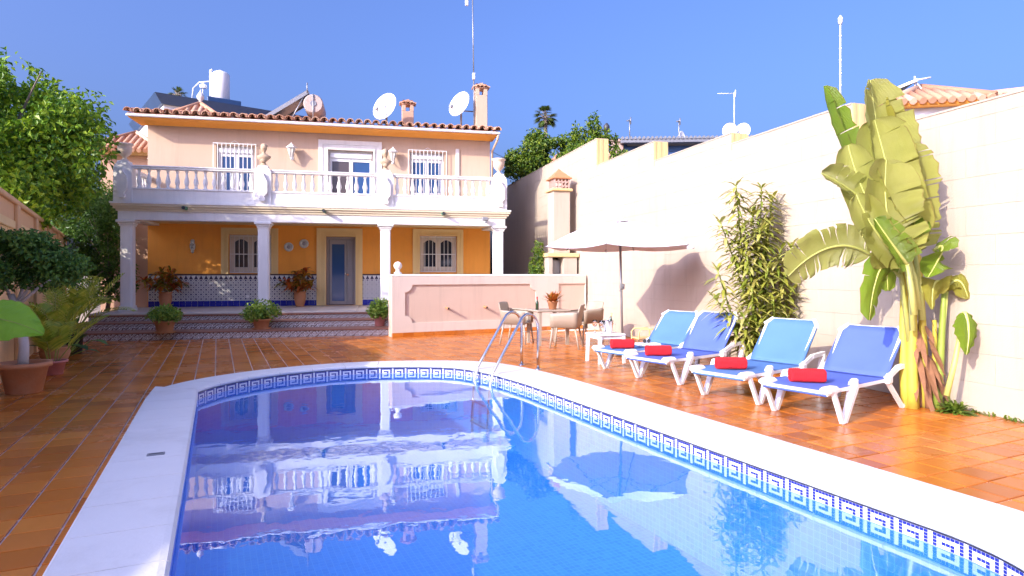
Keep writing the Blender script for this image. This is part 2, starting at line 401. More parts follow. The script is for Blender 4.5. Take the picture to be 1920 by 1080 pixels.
def frond(mb, base, az, el, L, droop, n=16, ll=.3, lw=.03, mi=0, rmi=0, rr=.006, vshape=.25):
    h = Vector((math.cos(az), math.sin(az), 0)); d0 = h*math.cos(el)+Vector((0, 0, math.sin(el)))
    b = Vector(base); e = b+d0*L-Vector((0, 0, droop*L)); m = b+d0*L*.55
    pts = bez(b, m, e, n+1); mb.tube([pts[i] for i in range(0, n+1, 3)], rr, 4, rmi, False)
    for i in range(int(n*.25), n+1):
        t = (pts[i]-pts[i-1]).normalized(); sd = t.cross(Vector((0, 0, 1))).normalized(); up = sd.cross(t)
        f = math.sin(math.pi*min(1, .22+.78*i/n))**.6*.85+.15
        for s in (-1, 1):
            dd = (sd*s*.8+t*.75+up*vshape).normalized(); q = pts[i]; l = ll*f
            w = t.cross(dd).cross(dd).normalized()*lw/2
            e2 = q+dd*l-Vector((0, 0, l*.18))
            mb.add([q-w*.5, q+dd*l*.5+w, e2, q+dd*l*.5-w], [(0, 1, 2, 3)], mi)
def blade(path, side, width, n=26, up=.1, tears=.25, rng=None, fold=.25, prof=None, curl=0):
    # big leaf: path = three points of its midrib, side = direction of the lamina, torn into strips
    mb = MB(); mb.uv = []; rng = rng or R; pts = bez(*path, n+1); S = Vector(side).normalized()
    prof = prof or (lambda t: max(.02, min(1, (t/.16+.12))**.6)*(1 if t < .72 else math.sqrt(max(.0, 1-((t-.72)/.285)**2.2)))*(1-.12*t))
    for sg in (-1, 1):
        shift = 0
        i = 0
        while i < n:
            run = 1
            while i+run < n and rng.random() > tears and run < 9: run += 1
            tilt = rng.uniform(-.12, .12)*(1 if tears > .05 else 0); ln = rng.uniform(.88, 1.05) if tears > .05 else 1
            base = len(mb.v); M = 7; vs = []
            for j in range(run+1):
                k = i+j; t = k/n; p = pts[k]; tg = (pts[min(k+1, n)]-pts[max(k-1, 0)]).normalized()
                sd = (S-tg*S.dot(tg)).normalized()*sg; nm = tg.cross(sd)*sg
                wd = width*prof(t)*ln; gap = (.10 if (j in (0, run) and tears > .05) else 0)
                for a in range(M):
                    q = a/(M-1)
                    lift = fold*q-(fold+up)*q*q*1.4+tilt*q
                    off = tg*((.35*q+ (gap*q*q*(1 if j == 0 else -1)))*wd*.6)
                    cur = curl*q*q
                    pos = p+sd*wd*q*math.cos(cur)+nm*wd*(lift+math.sin(cur)*q)+off
                    pos += nm*(noise.noise(Vector((k*.7, q*3, sg*5+width)))*.04*q)
                    vs.append(pos); mb.uv.append((t*3, q))
            fs = []
            for j in range(run):
                for a in range(M-1):
                    x = j*M+a; fs.append((x, x+1, x+M+1, x+M))
            mb.add(vs, fs, 0, True); i += run
    return mb, pts
def at(x, y, Y): return Vector(((x-960)/1170*Y, Y, 1.4+(515-y)*Y/1170))
def gr(x, y, z=0):
    Y = (1.4-z)*1170/(y-515); return Vector(((x-960)/1170*Y, Y, z))

# ---------------------------------------------------------------- pool outline (local frame: x across, y along the pool)
PA = math.atan2(.427, .904)
def cat(pts, n=6):
    out = []
    for i in range(1, len(pts)-2):
        p0, p1, p2, p3 = [Vector(p) for p in pts[i-1:i+3]]
        for k in range(n):
            t = k/n; out.append(.5*((2*p1)+(p2-p0)*t+(2*p0-5*p1+4*p2-p3)*t*t+(3*p1-p0-3*p2+p3)*t**3))
    out.append(Vector(pts[-2])); return out
far = cat([(-.23, 7.9), (-.23, 8.32), (.14, 8.87), (.76, 9.28), (1.51, 9.46), (2.13, 9.41), (2.87, 9.12), (3.27, 8.78), (3.46, 8.25), (3.54, 7.7), (3.59, 7.0), (3.59, 6.4)])
near = cat([(3.59, 2.6), (3.59, 2.05), (3.49, 1.66), (3.2, 1.25), (2.6, .95), (1.7, .82), (.8, .95), (.2, 1.25), (-.13, 1.66), (-.23, 2.05), (-.23, 2.6)])
def straight(a, b, n): return [Vector(a).lerp(Vector(b), (i+1)/(n+1)) for i in range(n)]
INN = far+straight((3.59, 7.0), (3.59, 2.05), 16)+near+straight((-.23, 2.05), (-.23, 8.32), 20)   # clockwise
NI = len(INN); OUT = []
for i in range(NI):
    t = INN[(i+1) % NI]-INN[i-1]; nrm = Vector((-t.y, t.x)).normalized()
    wx = .61 if nrm.x > 0 else .49
    wd = math.hypot(wx*nrm.x, .37*nrm.y if nrm.y > 0 else .45*nrm.y)
    if abs(INN[i].x+.23) < .01 and abs(INN[i].y-8.32) < .02: OUT.append(INN[i]+Vector((-.46, .42)))
    else: OUT.append(INN[i]+nrm*wd)
def inside(p, poly):
    c = False; n = len(poly); j = n-1
    for i in range(n):
        a, b = poly[i], poly[j]
        if (a[1] > p[1]) != (b[1] > p[1]) and p[0] < (b[0]-a[0])*(p[1]-a[1])/(b[1]-a[1])+a[0]: c = not c
        j = i
    return c
def sheet(name, outer, z, mat, label=None, skirt=0):
    ol = [Vector((x, y, 0)) for x, y in outer]; il = [Vector((p.x, p.y, 0)) for p in INN]
    tri = tessellate_polygon([ol, il]); al = ol+il; mb = MB()
    vs = [(p.x, p.y, z) for p in al]; fs = []
    for a, b, c in tri:
        nz = (al[b]-al[a]).cross(al[c]-al[a]).z; fs.append((a, b, c) if nz > 0 else (a, c, b))
    mb.add(vs, fs); o = mb.build(name, mat); o.rotation_euler = (0, 0, PA); o['kind'] = 'structure'; return o
ground = sheet('ground', [(-900, -900), (900, -900), (900, 900), (-900, 900)], -.35, EARTH)
terrace = sheet('terrace', [(-12, -7), (13, -7), (13, 21), (-12, 21)], -.012, GROUT)
# floor tiles
def lwx(Y): return -6.0+.0744*(7.1-Y) if Y < 7.1 else -6.0-.63*(Y-7.1)
def rwx(Y): return 6.466-.273*Y
cpa, spa = math.cos(PA), math.sin(PA)
tm = MB(); hs = .1180; tm.v = []; b = .004
tm.add([(-hs, -hs, -.012), (hs, -hs, -.012), (hs, hs, -.012), (-hs, hs, -.012), (-hs, -hs, -b*.6), (hs, -hs, -b*.6), (hs, hs, -b*.6), (-hs, hs, -b*.6), (-hs+b, -hs+b, 0), (hs-b, -hs+b, 0), (hs-b, hs-b, 0), (-hs+b, hs-b, 0)],
       [(0, 1, 5, 4), (1, 2, 6, 5), (2, 3, 7, 6), (3, 0, 4, 7), (4, 5, 9, 8), (5, 6, 10, 9), (6, 7, 11, 10), (7, 4, 8, 11), (8, 9, 10, 11)])
tile_me = tm.mesh('floor_tile', TILE)
cells = []
for i in range(-40, 48):
    for j in range(-16, 80):
        p, q = .10+i*.25, .07+j*.25
        X, Y = p*cpa-q*spa, p*spa+q*cpa
        if Y < -2.5 or Y > 16.6 or X < lwx(Y)-.15 or X > rwx(Y)+.1: continue
        cs = [(p+a, q+c) for a in (-.12, .12) for c in (-.12, .12)]
        if any(inside(c, INN) for c in cs) or all(inside(c, [o+(n-o)*.3 for o, n in zip(OUT, INN)]) for c in cs): continue
        hu = (X+9.54)*.976+(Y-15.5)*.218; hv = -(X+9.54)*.218+(Y-15.5)*.976
        if hv > -2.3 and hu > -.3: continue
        sx = 960+1170*X/Y if Y > .5 else -9e9; sy = 515+1638/Y if Y > .5 else 9e9
        vis = Y > .5 and -20 < sx < 1940 and sy < 1095
        area = 1/Y**3 if vis else 0
        # hidden ones behind the coping line are still kept
        cells.append((area, p, q))
cells.sort(reverse=True)
st = MB()
for k, (a, p, q) in enumerate(cells):
    dz = R.uniform(-.0012, .0012)
    if k < 300: link('floor_tile', tile_me, terrace, (p, q, dz), (R.uniform(-.003, .003), R.uniform(-.003, .003), 0))
    else: st.add([(x+p, y+q, z+dz) for x, y, z in tm.v], tm.f)
st.build('floor_tiling', TILE, terrace, kind='stuff')
# ---------------------------------------------------------------- pool basin
WZ = -.097
pool = thing('swimming_pool', 'blue tiled swimming pool with rounded end and white stone rim', 'swimming pool', (0, 0, 0), PA)
mb = MB(); vs = [(p.x, p.y, -.012) for p in INN]+[(p.x, p.y, -.95) for p in INN]
mb.add(vs, [(i, i+NI, (i+1) % NI+NI, (i+1) % NI) for i in range(NI)]); mb.build('basin_wall', POOL, pool)
mb = MB(); mb.add([(p.x, p.y, -.95) for p in reversed(INN)], [tuple(range(NI))]); mb.build('basin_floor', POOL, pool)
# coping stones
def resample(poly, step):
    L = [0]
    for i in range(len(poly)): L.append(L[-1]+(poly[(i+1) % len(poly)]-poly[i]).length)
    n = int(L[-1]/step); out = []; j = 0
    for k in range(n):
        s = L[-1]*k/n
        while L[j+1] < s: j += 1
        f = (s-L[j])/(L[j+1]-L[j]); out.append((j, f))
    return out
def pick(poly, jf): return poly[jf[0]].lerp(poly[(jf[0]+1) % len(poly)], jf[1])
rs = resample(INN, .12); ng = 4; N = len(rs)//ng*ng
def ring(jf):
    a, b = pick(INN, jf), pick(OUT, jf); d = (a-b).normalized()
    pr = [(b, -.011), (b, .030), (b+d*.012, .040), (a-d*.02, .040), (a+d*.012, .036), (a+d*.028, .022), (a+d*.028, .004), (a+d*.015, -.008), (a-d*.03, -.010)]
    return [(p.x, p.y, z) for p, z in pr]
for g in range(0, N, ng):
    vs = []; m = 9
    ks = [g+i for i in range(ng+1)]
    for ii, k in enumerate(ks):
        jf = rs[k % N]; r = ring(jf)
        if ii in (0, ng):
            r2 = ring(rs[ks[1 if ii == 0 else ng-1] % N]); r = [tuple(Vector(x).lerp(Vector(y), .03)) for x, y in zip(r, r2)]
        vs += r
    fs = [(i*m+j, i*m+j+1, (i+1)*m+j+1, (i+1)*m+j) for i in range(ng) for j in range(m-1)]
    fs += [tuple(range(m-1, -1, -1)), tuple(ng*m+j for j in range(m))]
    mb = MB(); mb.add(vs, fs); mb.build('coping_stone', STONE, pool)
# waterline border of patterned tiles
KEY = ["11111110", "10000010", "10111010", "10100010"]
bm = MB(); SX, SZ = .19/8, .08/4
for r in range(4):
    for c in range(8):
        x0 = -.095+c*SX+.001; z0 = .034-(r+1)*SZ*.93+.001; mi = 1 if KEY[r][c] == '1' else 0
        bm.add([(x0, .004, z0), (x0+SX-.002, .004, z0), (x0+SX-.002, .004, z0+SZ*.93-.002), (x0, .004, z0+SZ*.93-.002)], [(0, 1, 2, 3)], mi)
bm.box(-.0945, .0945, -.006, .0015, -.0425, .04, 0)
bm.box(-.095, .095, -.006, .006, .035, .04, 2)
border_me = bm.mesh('border_tile', [BORDW, BORDB, BORDK])
rb = resample(INN, .192)
for k in range(len(rb)):
    a, b2 = pick(INN, rb[k]), pick(INN, rb[(k+1) % len(rb)]); t = b2-a; c = (a+b2)/2
    o = link('border_tile', border_me, pool, (c.x+t.y/t.length*.008, c.y-t.x/t.length*.008, -.053), (0, 0, math.atan2(t.y, t.x)+math.pi))
mb = MB(); NS = INN
mb.add([(p.x, p.y, WZ) for p in reversed(NS)], [tuple(range(NI))]); wat = mb.build('water', WATER); wat.rotation_euler = (0, 0, PA); wat['kind'] = 'structure'
# skimmer plate on the left rim
mb = MB(); mb.bbox(-.06, .06, -.035, .035, 0, .006, .003); mb.box(-.045, .045, -.004, .004, .006, .008, 1)
mb.build('drain_plate', [GREYM, DARK], pool, loc=(-.42, 5.42, .0405))

# ---------------------------------------------------------------- boundary wall on the right
bw = thing('boundary_wall', 'tall cream blockwork wall stepping down behind the loungers', 'wall', (6.466, 0, 0), math.atan2(.9647, -.2634))
SEG = [(-3.5, 8.2, 3.14), (8.2, 10.74, 3.56), (10.74, 13.4, 3.74), (13.4, 16.4, 4.15), (16.4, 27, 4.84)]
for a, b2, h in SEG:
    mb = MB(); mb.box(a, b2, -.30, -.006, -.34, h-.004)
    mb.build('wall_core', CREAMC, bw)
nblk = 0; stf = MB()
for r in range(17):
    z0, z1 = r*.3, r*.3+.3
    t0 = -3.5+(.3 if r % 2 else 0); k = 0
    t = t0
    while t < 27:
        ta, tb = max(t, -3.5), min(t+.6, 27)
        cuts = [ta]+[s[0] for s in SEG if ta < s[0] < tb]+[tb]
        for a, b2 in zip(cuts, cuts[1:]):
            h = [s[2] for s in SEG if s[0] <= (a+b2)/2 < s[1]][0]
            zz = min(z1, h)
            if zz-z0 < .03 or b2-a < .02: continue
            mb = MB(); j = R.uniform(-.0016, .0016); g = R.uniform(.0003, .0013)
            mb.bbox(a+g, b2-g, -.05, j, z0+g, zz-(g if zz == z1 else 0), .0015)
            if 4.4 < a < 15 and nblk < 300: mb.build('block', CREAM, bw); nblk += 1
            else: stf.add(mb.v, mb.f)
        t += .6
stf.build('blockwork', CREAM, bw, kind='stuff')
for i in range(1, len(SEG)):
    t, hl, hh = SEG[i][0], SEG[i-1][2], SEG[i][2]
    mb = MB(); mb.box(t-.022, t+.0, -.31, .004, hl-.1, hh+.003); mb.box(t-.032, t-.0225, -.31, -.24, hl-.1, hh+.004); mb.box(t-.032, t-.0225, -.16, -.10, hl-.1, hh+.004); mb.box(t-.032, t-.0225, -.04, .006, hl-.1, hh+.004)
    mb.build('end_post', OCHRE, bw)
for a, b2, h in SEG:
    mb = MB(); mb.box(a+.002, b2-.002, -.31, .008, h+.001, h+.022); mb.build('wall_cap', CREAM, bw)
# ---------------------------------------------------------------- left garden wall
lw = thing('garden_wall', 'ochre garden wall with framed panels behind the potted plants', 'wall')
LP = [(-5.1, -5), (-6.0, 7.1), (-12.6, 17.576)]
for (x0, y0), (x1, y1) in zip(LP, LP[1:]):
    L = math.hypot(x1-x0, y1-y0); a = math.atan2(y1-y0, x1-x0)
    def P(name, fn, mat):
        mb = MB(); fn(mb); o = mb.build(name, mat, lw, loc=(x0, y0, 0), rot=(0, 0, a)); return o
    P('wall_body', lambda m: m.box(0, L, 0, .25, -.34, 2.42), LEFTW)
    P('wall_cap', lambda m: m.bbox(-.02, L+.02, -.05, .30, 2.421, 2.50, .015), LEFTW)
    n = int(L/2.2)
    for i in range(n+1):
        c = L*i/n; P('pilaster', lambda m: m.bbox(max(0.1, c-.14), min(L-.02, c+.14), -.05, .0, -.01, 2.42, .008), LEFTW)
        if i < n:
            q0, q1 = c+.32, c+L/n-.32
            for zz, nm in ((1.25, 'panel_sill'), (2.05, 'panel_head')):
                P(nm, lambda m: m.bbox(q0, q1, -.04, .0, zz, zz+.12, .01), YELLOW)
            kk = 0
            while q0+kk*.16 < q1-.1:
                s = q0+kk*.16; P('panel_slat', lambda m: m.bbox(s+.02, s+.09, -.02, .0, 1.371, 2.049, .006), YELLOW); kk += 1
# lamp post pipe in front of the tree
mb = MB(); mb.tube([(0, 0, 2.5), (0, 0, 3.6)], .03, 8); o = mb.build('vent_pipe', WMETAL, loc=(-6.62, 7.95, 0)); tag(o, 'short white metal pipe standing on top of the ochre garden wall', 'pipe')

# ---------------------------------------------------------------- villa
TH = math.atan(.2234); CH, SH = math.cos(TH), math.sin(TH)
HO = Vector((-9.54, 15.5, 0))
def hw(u, v, z=0): return Vector((HO.x+u*CH-v*SH, HO.y+u*SH+v*CH, z))
villa = thing('villa', 'two storey peach villa with white balcony and columned porch', 'house', HO, TH)
def V(name, mb, mat, parent=villa, **kw): return mb.build(name, mat, parent, **kw)
def holewall(u0, u1, z0, z1, v, th, holes):
    mb = MB(); us = sorted({u0, u1, *[h[0] for h in holes], *[h[1] for h in holes]}); zs = sorted({z0, z1, *[h[2] for h in holes], *[h[3] for h in holes]})
    for a, b2 in zip(us, us[1:]):
        for c, d in zip(zs, zs[1:]):
            m, n = (a+b2)/2, (c+d)/2
            if any(h[0] < m < h[1] and h[2] < n < h[3] for h in holes): continue
            mb.add([(a, v, c), (b2, v, c), (b2, v, d), (a, v, d)], [(0, 1, 2, 3)])
    for a, b2, c, d in holes:
        w2 = v+th
        mb.add([(a, v, c), (a, w2, c), (a, w2, d), (a, v, d)], [(0, 1, 2, 3)]); mb.add([(b2, v, c), (b2, v, d), (b2, w2, d), (b2, w2, c)], [(0, 1, 2, 3)])
        mb.add([(a, v, d), (a, w2, d), (b2, w2, d), (b2, v, d)], [(0, 1, 2, 3)]); mb.add([(a, v, c), (b2, v, c), (b2, w2, c), (a, w2, c)], [(0, 1, 2, 3)])
    for a, s in ((u0, 1), (u1, -1)): mb.add([(a, v, z0), (a, v+th, z0), (a, v+th, z1), (a, v, z1)], [(0, 3, 2, 1) if s < 0 else (0, 1, 2, 3)])
    return mb
WV = 1.8; U0, U1 = -.13, 9.48
upH = [(1.62, 2.64, 3.72, 5.06), (4.66, 5.95, 3.2, 5.06), (7.02, 8.06, 3.80, 5.10)]
loH = [(1.95, 3.10, 1.44, 2.54), (4.60, 5.44, .5, 2.52), (7.32, 8.45, 1.47, 2.58)]
V('upper_wall', holewall(U0, U1, 2.95, 5.72, WV, .3, upH), PEACH)
V('porch_wall', holewall(U0, U1, .4, 2.95, WV, .3, loH), ORANGE)
mb = MB(); mb.box(U0, U1, 2.102, 10, -.3, 5.72); V('house_body', mb, PEACH)
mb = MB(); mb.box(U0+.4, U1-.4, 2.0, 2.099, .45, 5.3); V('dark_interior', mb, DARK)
# wing set back on the left
mb = MB(); mb.box(-1.9, U0-.002, 3.4, 10, -.3, 4.95); V('wing_wall', mb, SALMON)
mb = MB(); mb.box(-2.1, U0-.003, 3.15, 10.2, 4.951, 5.05); V('wing_eave', mb, OCHRE)
# porch floor and steps
mb = MB(); mb.box(-.42, 9.75, -1.15, WV, -.3, .46); V('porch_base', mb, PEACH)
fx = -.45
while fx < 9.7:
    mb = MB(); mb.bbox(fx+.003, min(fx+.997, 9.78), -1.18, WV-.001, .461, .50, .008); V('floor_slab', mb, SLAB); fx += 1.0
ST = [(-1.15, .46, .315), (-1.82, .30, .155), (-2.5, .14, -.01)]
for i, (v, zt, zb) in enumerate(ST):
    if i: 
        mb = MB(); mb.box(-.42-.06*i, 6.33, v, -1.15+.0-(.67*(i-1)), -.3, zt); V('step', mb, NOSE)
        mb = MB(); mb.bbox(-.44-.06*i, 6.33, v-.025, -1.152-(.67*(i-1)), zt+.001, zt+.026, .008); V('tread', mb, NOSE)
    else:
        mb = MB(); mb.bbox(-.44, 6.33, v-.04, v-.002, .425, .458, .006); V('tread_nosing', mb, NOSE)
    u = -.42
    while u < 6.3:
        mb = MB(); w2 = min(.2, 6.33-u); mb.bbox(.002, w2-.002, -.008, -.001, zb+.01, (zt-.003 if i else .424), .001)
        V('riser_tile', mb, RISER, loc=(u, v, 0)); u += .2
# dado
for a, b2 in ((U0+.02, 4.34), (5.64, U1-.01)):
    mb = MB(); mb.box(a, b2, WV-.018, WV-.001, .502, 1.27); V('dado_tiling', mb, AZ)
    mb = MB(); mb.box(a, b2, WV-.020, WV-.001, 1.271, 1.379); V('dado_border', mb, TEETH)
    mb = MB(); mb.bbox(a, b2, WV-.035, WV-.001, 1.38, 1.42, .008); V('dado_cap', mb, DARKWOOD)
    u = a+.003
    while u < b2-.03:
        e = min(u+.155, b2); mb = MB(); mb.bbox(u, e-.004, WV-.026, WV-.0185, .503, .66, .003); V('base_tile', mb, BLUETILE); u += .157
# columns
cu = [0, 3.18, 6.27, 9.37]
cm = MB(); c = .135; k = .03
oct_ = [(-c+k, -c), (c-k, -c), (c-k, -c+.018), (c-.018, -c+k), (c, -c+k), (c, c-k), (c-.018, c-k), (c-k, c-.018), (c-k, c), (-c+k, c), (-c+k, c-.018), (-c+.018, c-k), (-c, c-k), (-c, -c+k), (-c+.018, -c+k), (-c+k, -c+.018)]
cm.prismz(oct_, .62, 2.62); shaft_me = cm.mesh('column_shaft', WHITE)
cap = MB(); cap.bbox(-.15, .15, -.15, .15, 2.60, 2.64, .008); cap.bbox(-.175, .175, -.175, .175, 2.641, 2.69, .015); cap.bbox(-.21, .21, -.21, .21, 2.691, 2.755, .012); cap_me = cap.mesh('capital', WHITE)
bs = MB(); bs.bbox(-.17, .17, -.17, .17, .501, .57, .01); bs.bbox(-.155, .155, -.155, .155, .571, .63, .012); base_me = bs.mesh('column_base', WHITE)
for u in cu:
    cc = link('column', shaft_me, villa, (u, 0, 0)); link('capital', cap_me, cc); link('column_base', base_me, cc)
# beam, cornice, balcony
mb = MB(); mb.box(-.17, 9.54, -.16, .16, 2.756, 2.97); mb.box(-.16, .16, .161, WV-.001, 2.757, 2.97); mb.box(9.22, 9.53, .161, WV-.001, 2.757, 2.97); V('porch_beam', mb, WHITE)
mb = MB(); mb.box(-.2, 9.56, .161, WV-.001, 2.82, 2.93); V('porch_ceiling', mb, YELLOW)
mb = MB(); mb.box(-.30, 9.67, -.26, WV-.002, 3.09, 3.145); mb.box(-.26, 9.63, -.22, WV-.002, 3.03, 3.089); mb.box(-.21, 9.58, -.19, WV-.002, 2.971, 3.029); V('cornice', mb, CORN)
mb = MB(); mb.box(-.32, 9.69, -.28, WV-.003, 3.146, 3.19); V('cornice_edge', mb, WHITE)
mb = MB(); mb.box(-.22, 9.59, -.17, .05, 3.191, 3.50); mb.bbox(-.23, 9.60, -.19, .07, 3.501, 3.55, .012); V('balcony_parapet', mb, WHITE)
mb = MB(); mb.box(-.2, .02, .071, WV-.01, 3.192, 3.55); mb.box(9.36, 9.58, .071, WV-.01, 3.192, 3.55); V('balcony_side_parapet', mb, WHITE)
bal = MB(); bal.lathe([(.035, 0), (.05, .005), (.05, .035), (.032, .05), (.045, .10), (.062, .16), (.058, .21), (.036, .30), (.026, .38), (.03, .41), (.044, .425), (.03, .44), (.048, .455), (.048, .47)], 10)
bal_me = bal.mesh('baluster', WHITE)
for a, b2 in ((.17, 2.98), (3.39, 6.07), (6.48, 9.17)):
    n = round((b2-a)/.215)
    for i in range(n): link('baluster', bal_me, villa, (a+(i+.5)*(b2-a)/n, -.06, 3.551))
    mb = MB(); mb.bbox(a-.02, b2+.02, -.14, .02, 4.022, 4.07, .012); mb.bbox(a-.02, b2+.02, -.155, .035, 4.071, 4.11, .012); V('handrail', mb, WHITE)
for uu in (-.09, 9.47):
    for i in range(7): link('baluster', bal_me, villa, (uu, .25+i*.215, 3.551))
    mb = MB(); mb.bbox(uu-.08, uu+.08, .06, WV-.01, 4.022, 4.11, .012); V('handrail', mb, WHITE)
pp = [(-.205, 3.192), (.205, 3.192), (.205, 3.95), (.20, 4.02), (.17, 4.10), (.12, 4.16), (.12, 4.20), (-.12, 4.20), (-.12, 4.16), (-.17, 4.10), (-.20, 4.02), (-.205, 3.95)]
pm = MB(); pm.prism(pp, -.215, .10); pier_me = pm.mesh('pier', WHITE)
om = MB(); om.prism([(-.06, 3.28), (.06, 3.28), (.085, 3.33), (.045, 3.40), (.125, 3.50), (.125, 3.78), (.045, 3.93), (.03, 4.0), (-.03, 4.0), (-.045, 3.93), (-.125, 3.78), (-.125, 3.50), (-.045, 3.40), (-.085, 3.33)], -.30, -.2155); orn_me = om.mesh('scroll_ornament', WHITE)
PU = (-.05, 3.18, 6.27, 9.38)
for u in PU:
    o = link('pier', pier_me, villa, (u, 0, 0)); link('scroll_ornament', orn_me, o)
# water spouts
for u in (1.38, 4.70, 7.80):
    mb = MB(); mb.tube([(0, .1, 0), (0, -.24, -.01)], .045, 12, 0, False); mb.tube([(0, -.239, -.01), (0, .0, -.01)], .034, 10, 1); V('water_spout', mb, [GREENP, DARK], loc=(u, -.2, 3.06))
# eaves and roof
mb = MB(); mb.box(-.42, 9.62, 1.22, 2.2, 5.60, 5.66); V('soffit', mb, ORANGE)
mb = MB(); mb.box(-.13, 9.48, 1.5, 1.799, 5.52, 5.599); mb.v = [(x, y if z > 5.55 else 1.74, z) for x, y, z in mb.v]; V('eave_moulding', mb, ORANGE)
mb = MB(); mb.bbox(-.46, 9.68, 1.14, 1.22, 5.615, 5.685, .02); V('gutter', mb, WPLASTIC)
mb = MB(); mb.tube([(9.62, 1.19, 5.6), (9.6, 1.25, 5.45), (9.53, 1.72, 5.2), (9.53, 1.72, 3.2)], .035, 8); V('downpipe', mb, PEACH)
def roofplane(u0, u1, v0, v1, z0, z1): 
    mb = MB(); mb.add([(u0, v0, z0), (u1, v0, z0), (u1, v1, z1), (u0, v1, z1), (u0, v0, z0+.05), (u1, v0, z0+.05), (u1, v1, z1+.05), (u0, v1, z1+.05)], [(3, 2, 1, 0), (4, 5, 6, 7), (0, 1, 5, 4), (1, 2, 6, 5), (2, 3, 7, 6), (3, 0, 4, 7)]); return mb
V('roof', roofplane(-.44, 9.62, 1.2, 5.5, 5.665, 6.45), ROOF)
V('roof', roofplane(-.44, 9.62, 5.5, 10.4, 6.45, 5.665), ROOF)
def barrel(L=.46, r=.105, n=8, th=.018, taper=.85):
    mb = MB(); vs = []
    for y, k in ((0, 1), (L, taper)):
        for rr in (r*k, r*k-th):
            for i in range(n+1):
                a = math.pi*i/n; vs.append((rr*math.cos(a), y, rr*math.sin(a)))
    m = n+1; fs = []
    for i in range(n):
        fs += [(i, i+1, 2*m+i+1, 2*m+i), (m+i+1, m+i, 3*m+i, 3*m+i+1), (i+1, i, m+i, m+i+1)]
    mb.add(vs, fs, 0, False); return mb
bt = barrel(); bt_me = bt.mesh('roof_tile', ROOF)
ch = barrel(.46, .10, 6); ch.v = [(x, y, -z+.02) for x, y, z in ch.v]; ch.f = [tuple(reversed(f)) for f in ch.f]; ch_me = ch.mesh('channel_tile', ROOF)
sl_a = math.atan2(.785, 4.3)
for r in range(3):
    n = 42
    for i in range(n+1):
        u = -.40+i*10/n
        jz = R.uniform(-.008, .008)
        link('roof_tile', bt_me, villa, (u, 1.10+r*.38, 5.735+r*.07+jz), (sl_a, R.uniform(-.05, .05), R.uniform(-.03, .03)))
        if i < n and r == 0: link('channel_tile', ch_me, villa, (u+.119, 1.13, 5.80), (sl_a, 0, R.uniform(-.03, .03)))
def hiproof(name, u0, u1, v0, v1, z0, z1, parent, rr=.07, mat=ROOF):
    # pyramidal roof with rows of barrel tiles on the three visible slopes
    cx_, cy_ = (u0+u1)/2, (v0+v1)/2; mb = MB()
    mb.add([(u0, v0, z0), (u1, v0, z0), (u1, v1, z0), (u0, v1, z0), (cx_, cy_, z1)], [(3, 2, 1, 0), (0, 1, 4), (1, 2, 4), (2, 3, 4), (3, 0, 4)])
    for (a, b2) in (((u0, v0), (u1, v0)), ((u0, v1), (u0, v0)), ((u1, v0), (u1, v1)), ((u1, v1), (u0, v1))):
        A, B = Vector((*a, z0)), Vector((*b2, z0)); n = max(3, int((B-A).length/(rr*2.3))); C = Vector((cx_, cy_, z1))
        for i in range(n):
            t = (i+.5)/n; p = A.lerp(B, t); lim = 1-abs(t-.5)*2; top = p.lerp(C, 0).lerp((A+B)/2*0+C, 0)
            m = (A+B)/2; q = p+(C-m)*max(.08, lim)
            d = (C-m).normalized()*.05
            mb.tube([p-d, q], rr, 6)
    for cpt in ((u0, v0), (u1, v0), (u0, v1), (u1, v1)): mb.tube([(*cpt, z0+.03), (cx_, cy_, z1+.03)], rr*1.05, 6)
    return mb.build(name, mat, parent)
hiproof('turret_roof', .0, 1.75, 2.3, 4.05, 5.86, 6.52, villa)
mb = MB(); mb.lathe([(.05, 0), (.07, .03), (.04, .08), (.04, .13), (.10, .2), (.11, .27), (.06, .35), (.02, .42), (.0, .5)], 12); V('finial', mb, WHITE, loc=(.875, 3.175, 6.5))
hiproof('wing_roof', -2.2, -.14, 3.0, 5.2, 5.055, 5.75, villa)

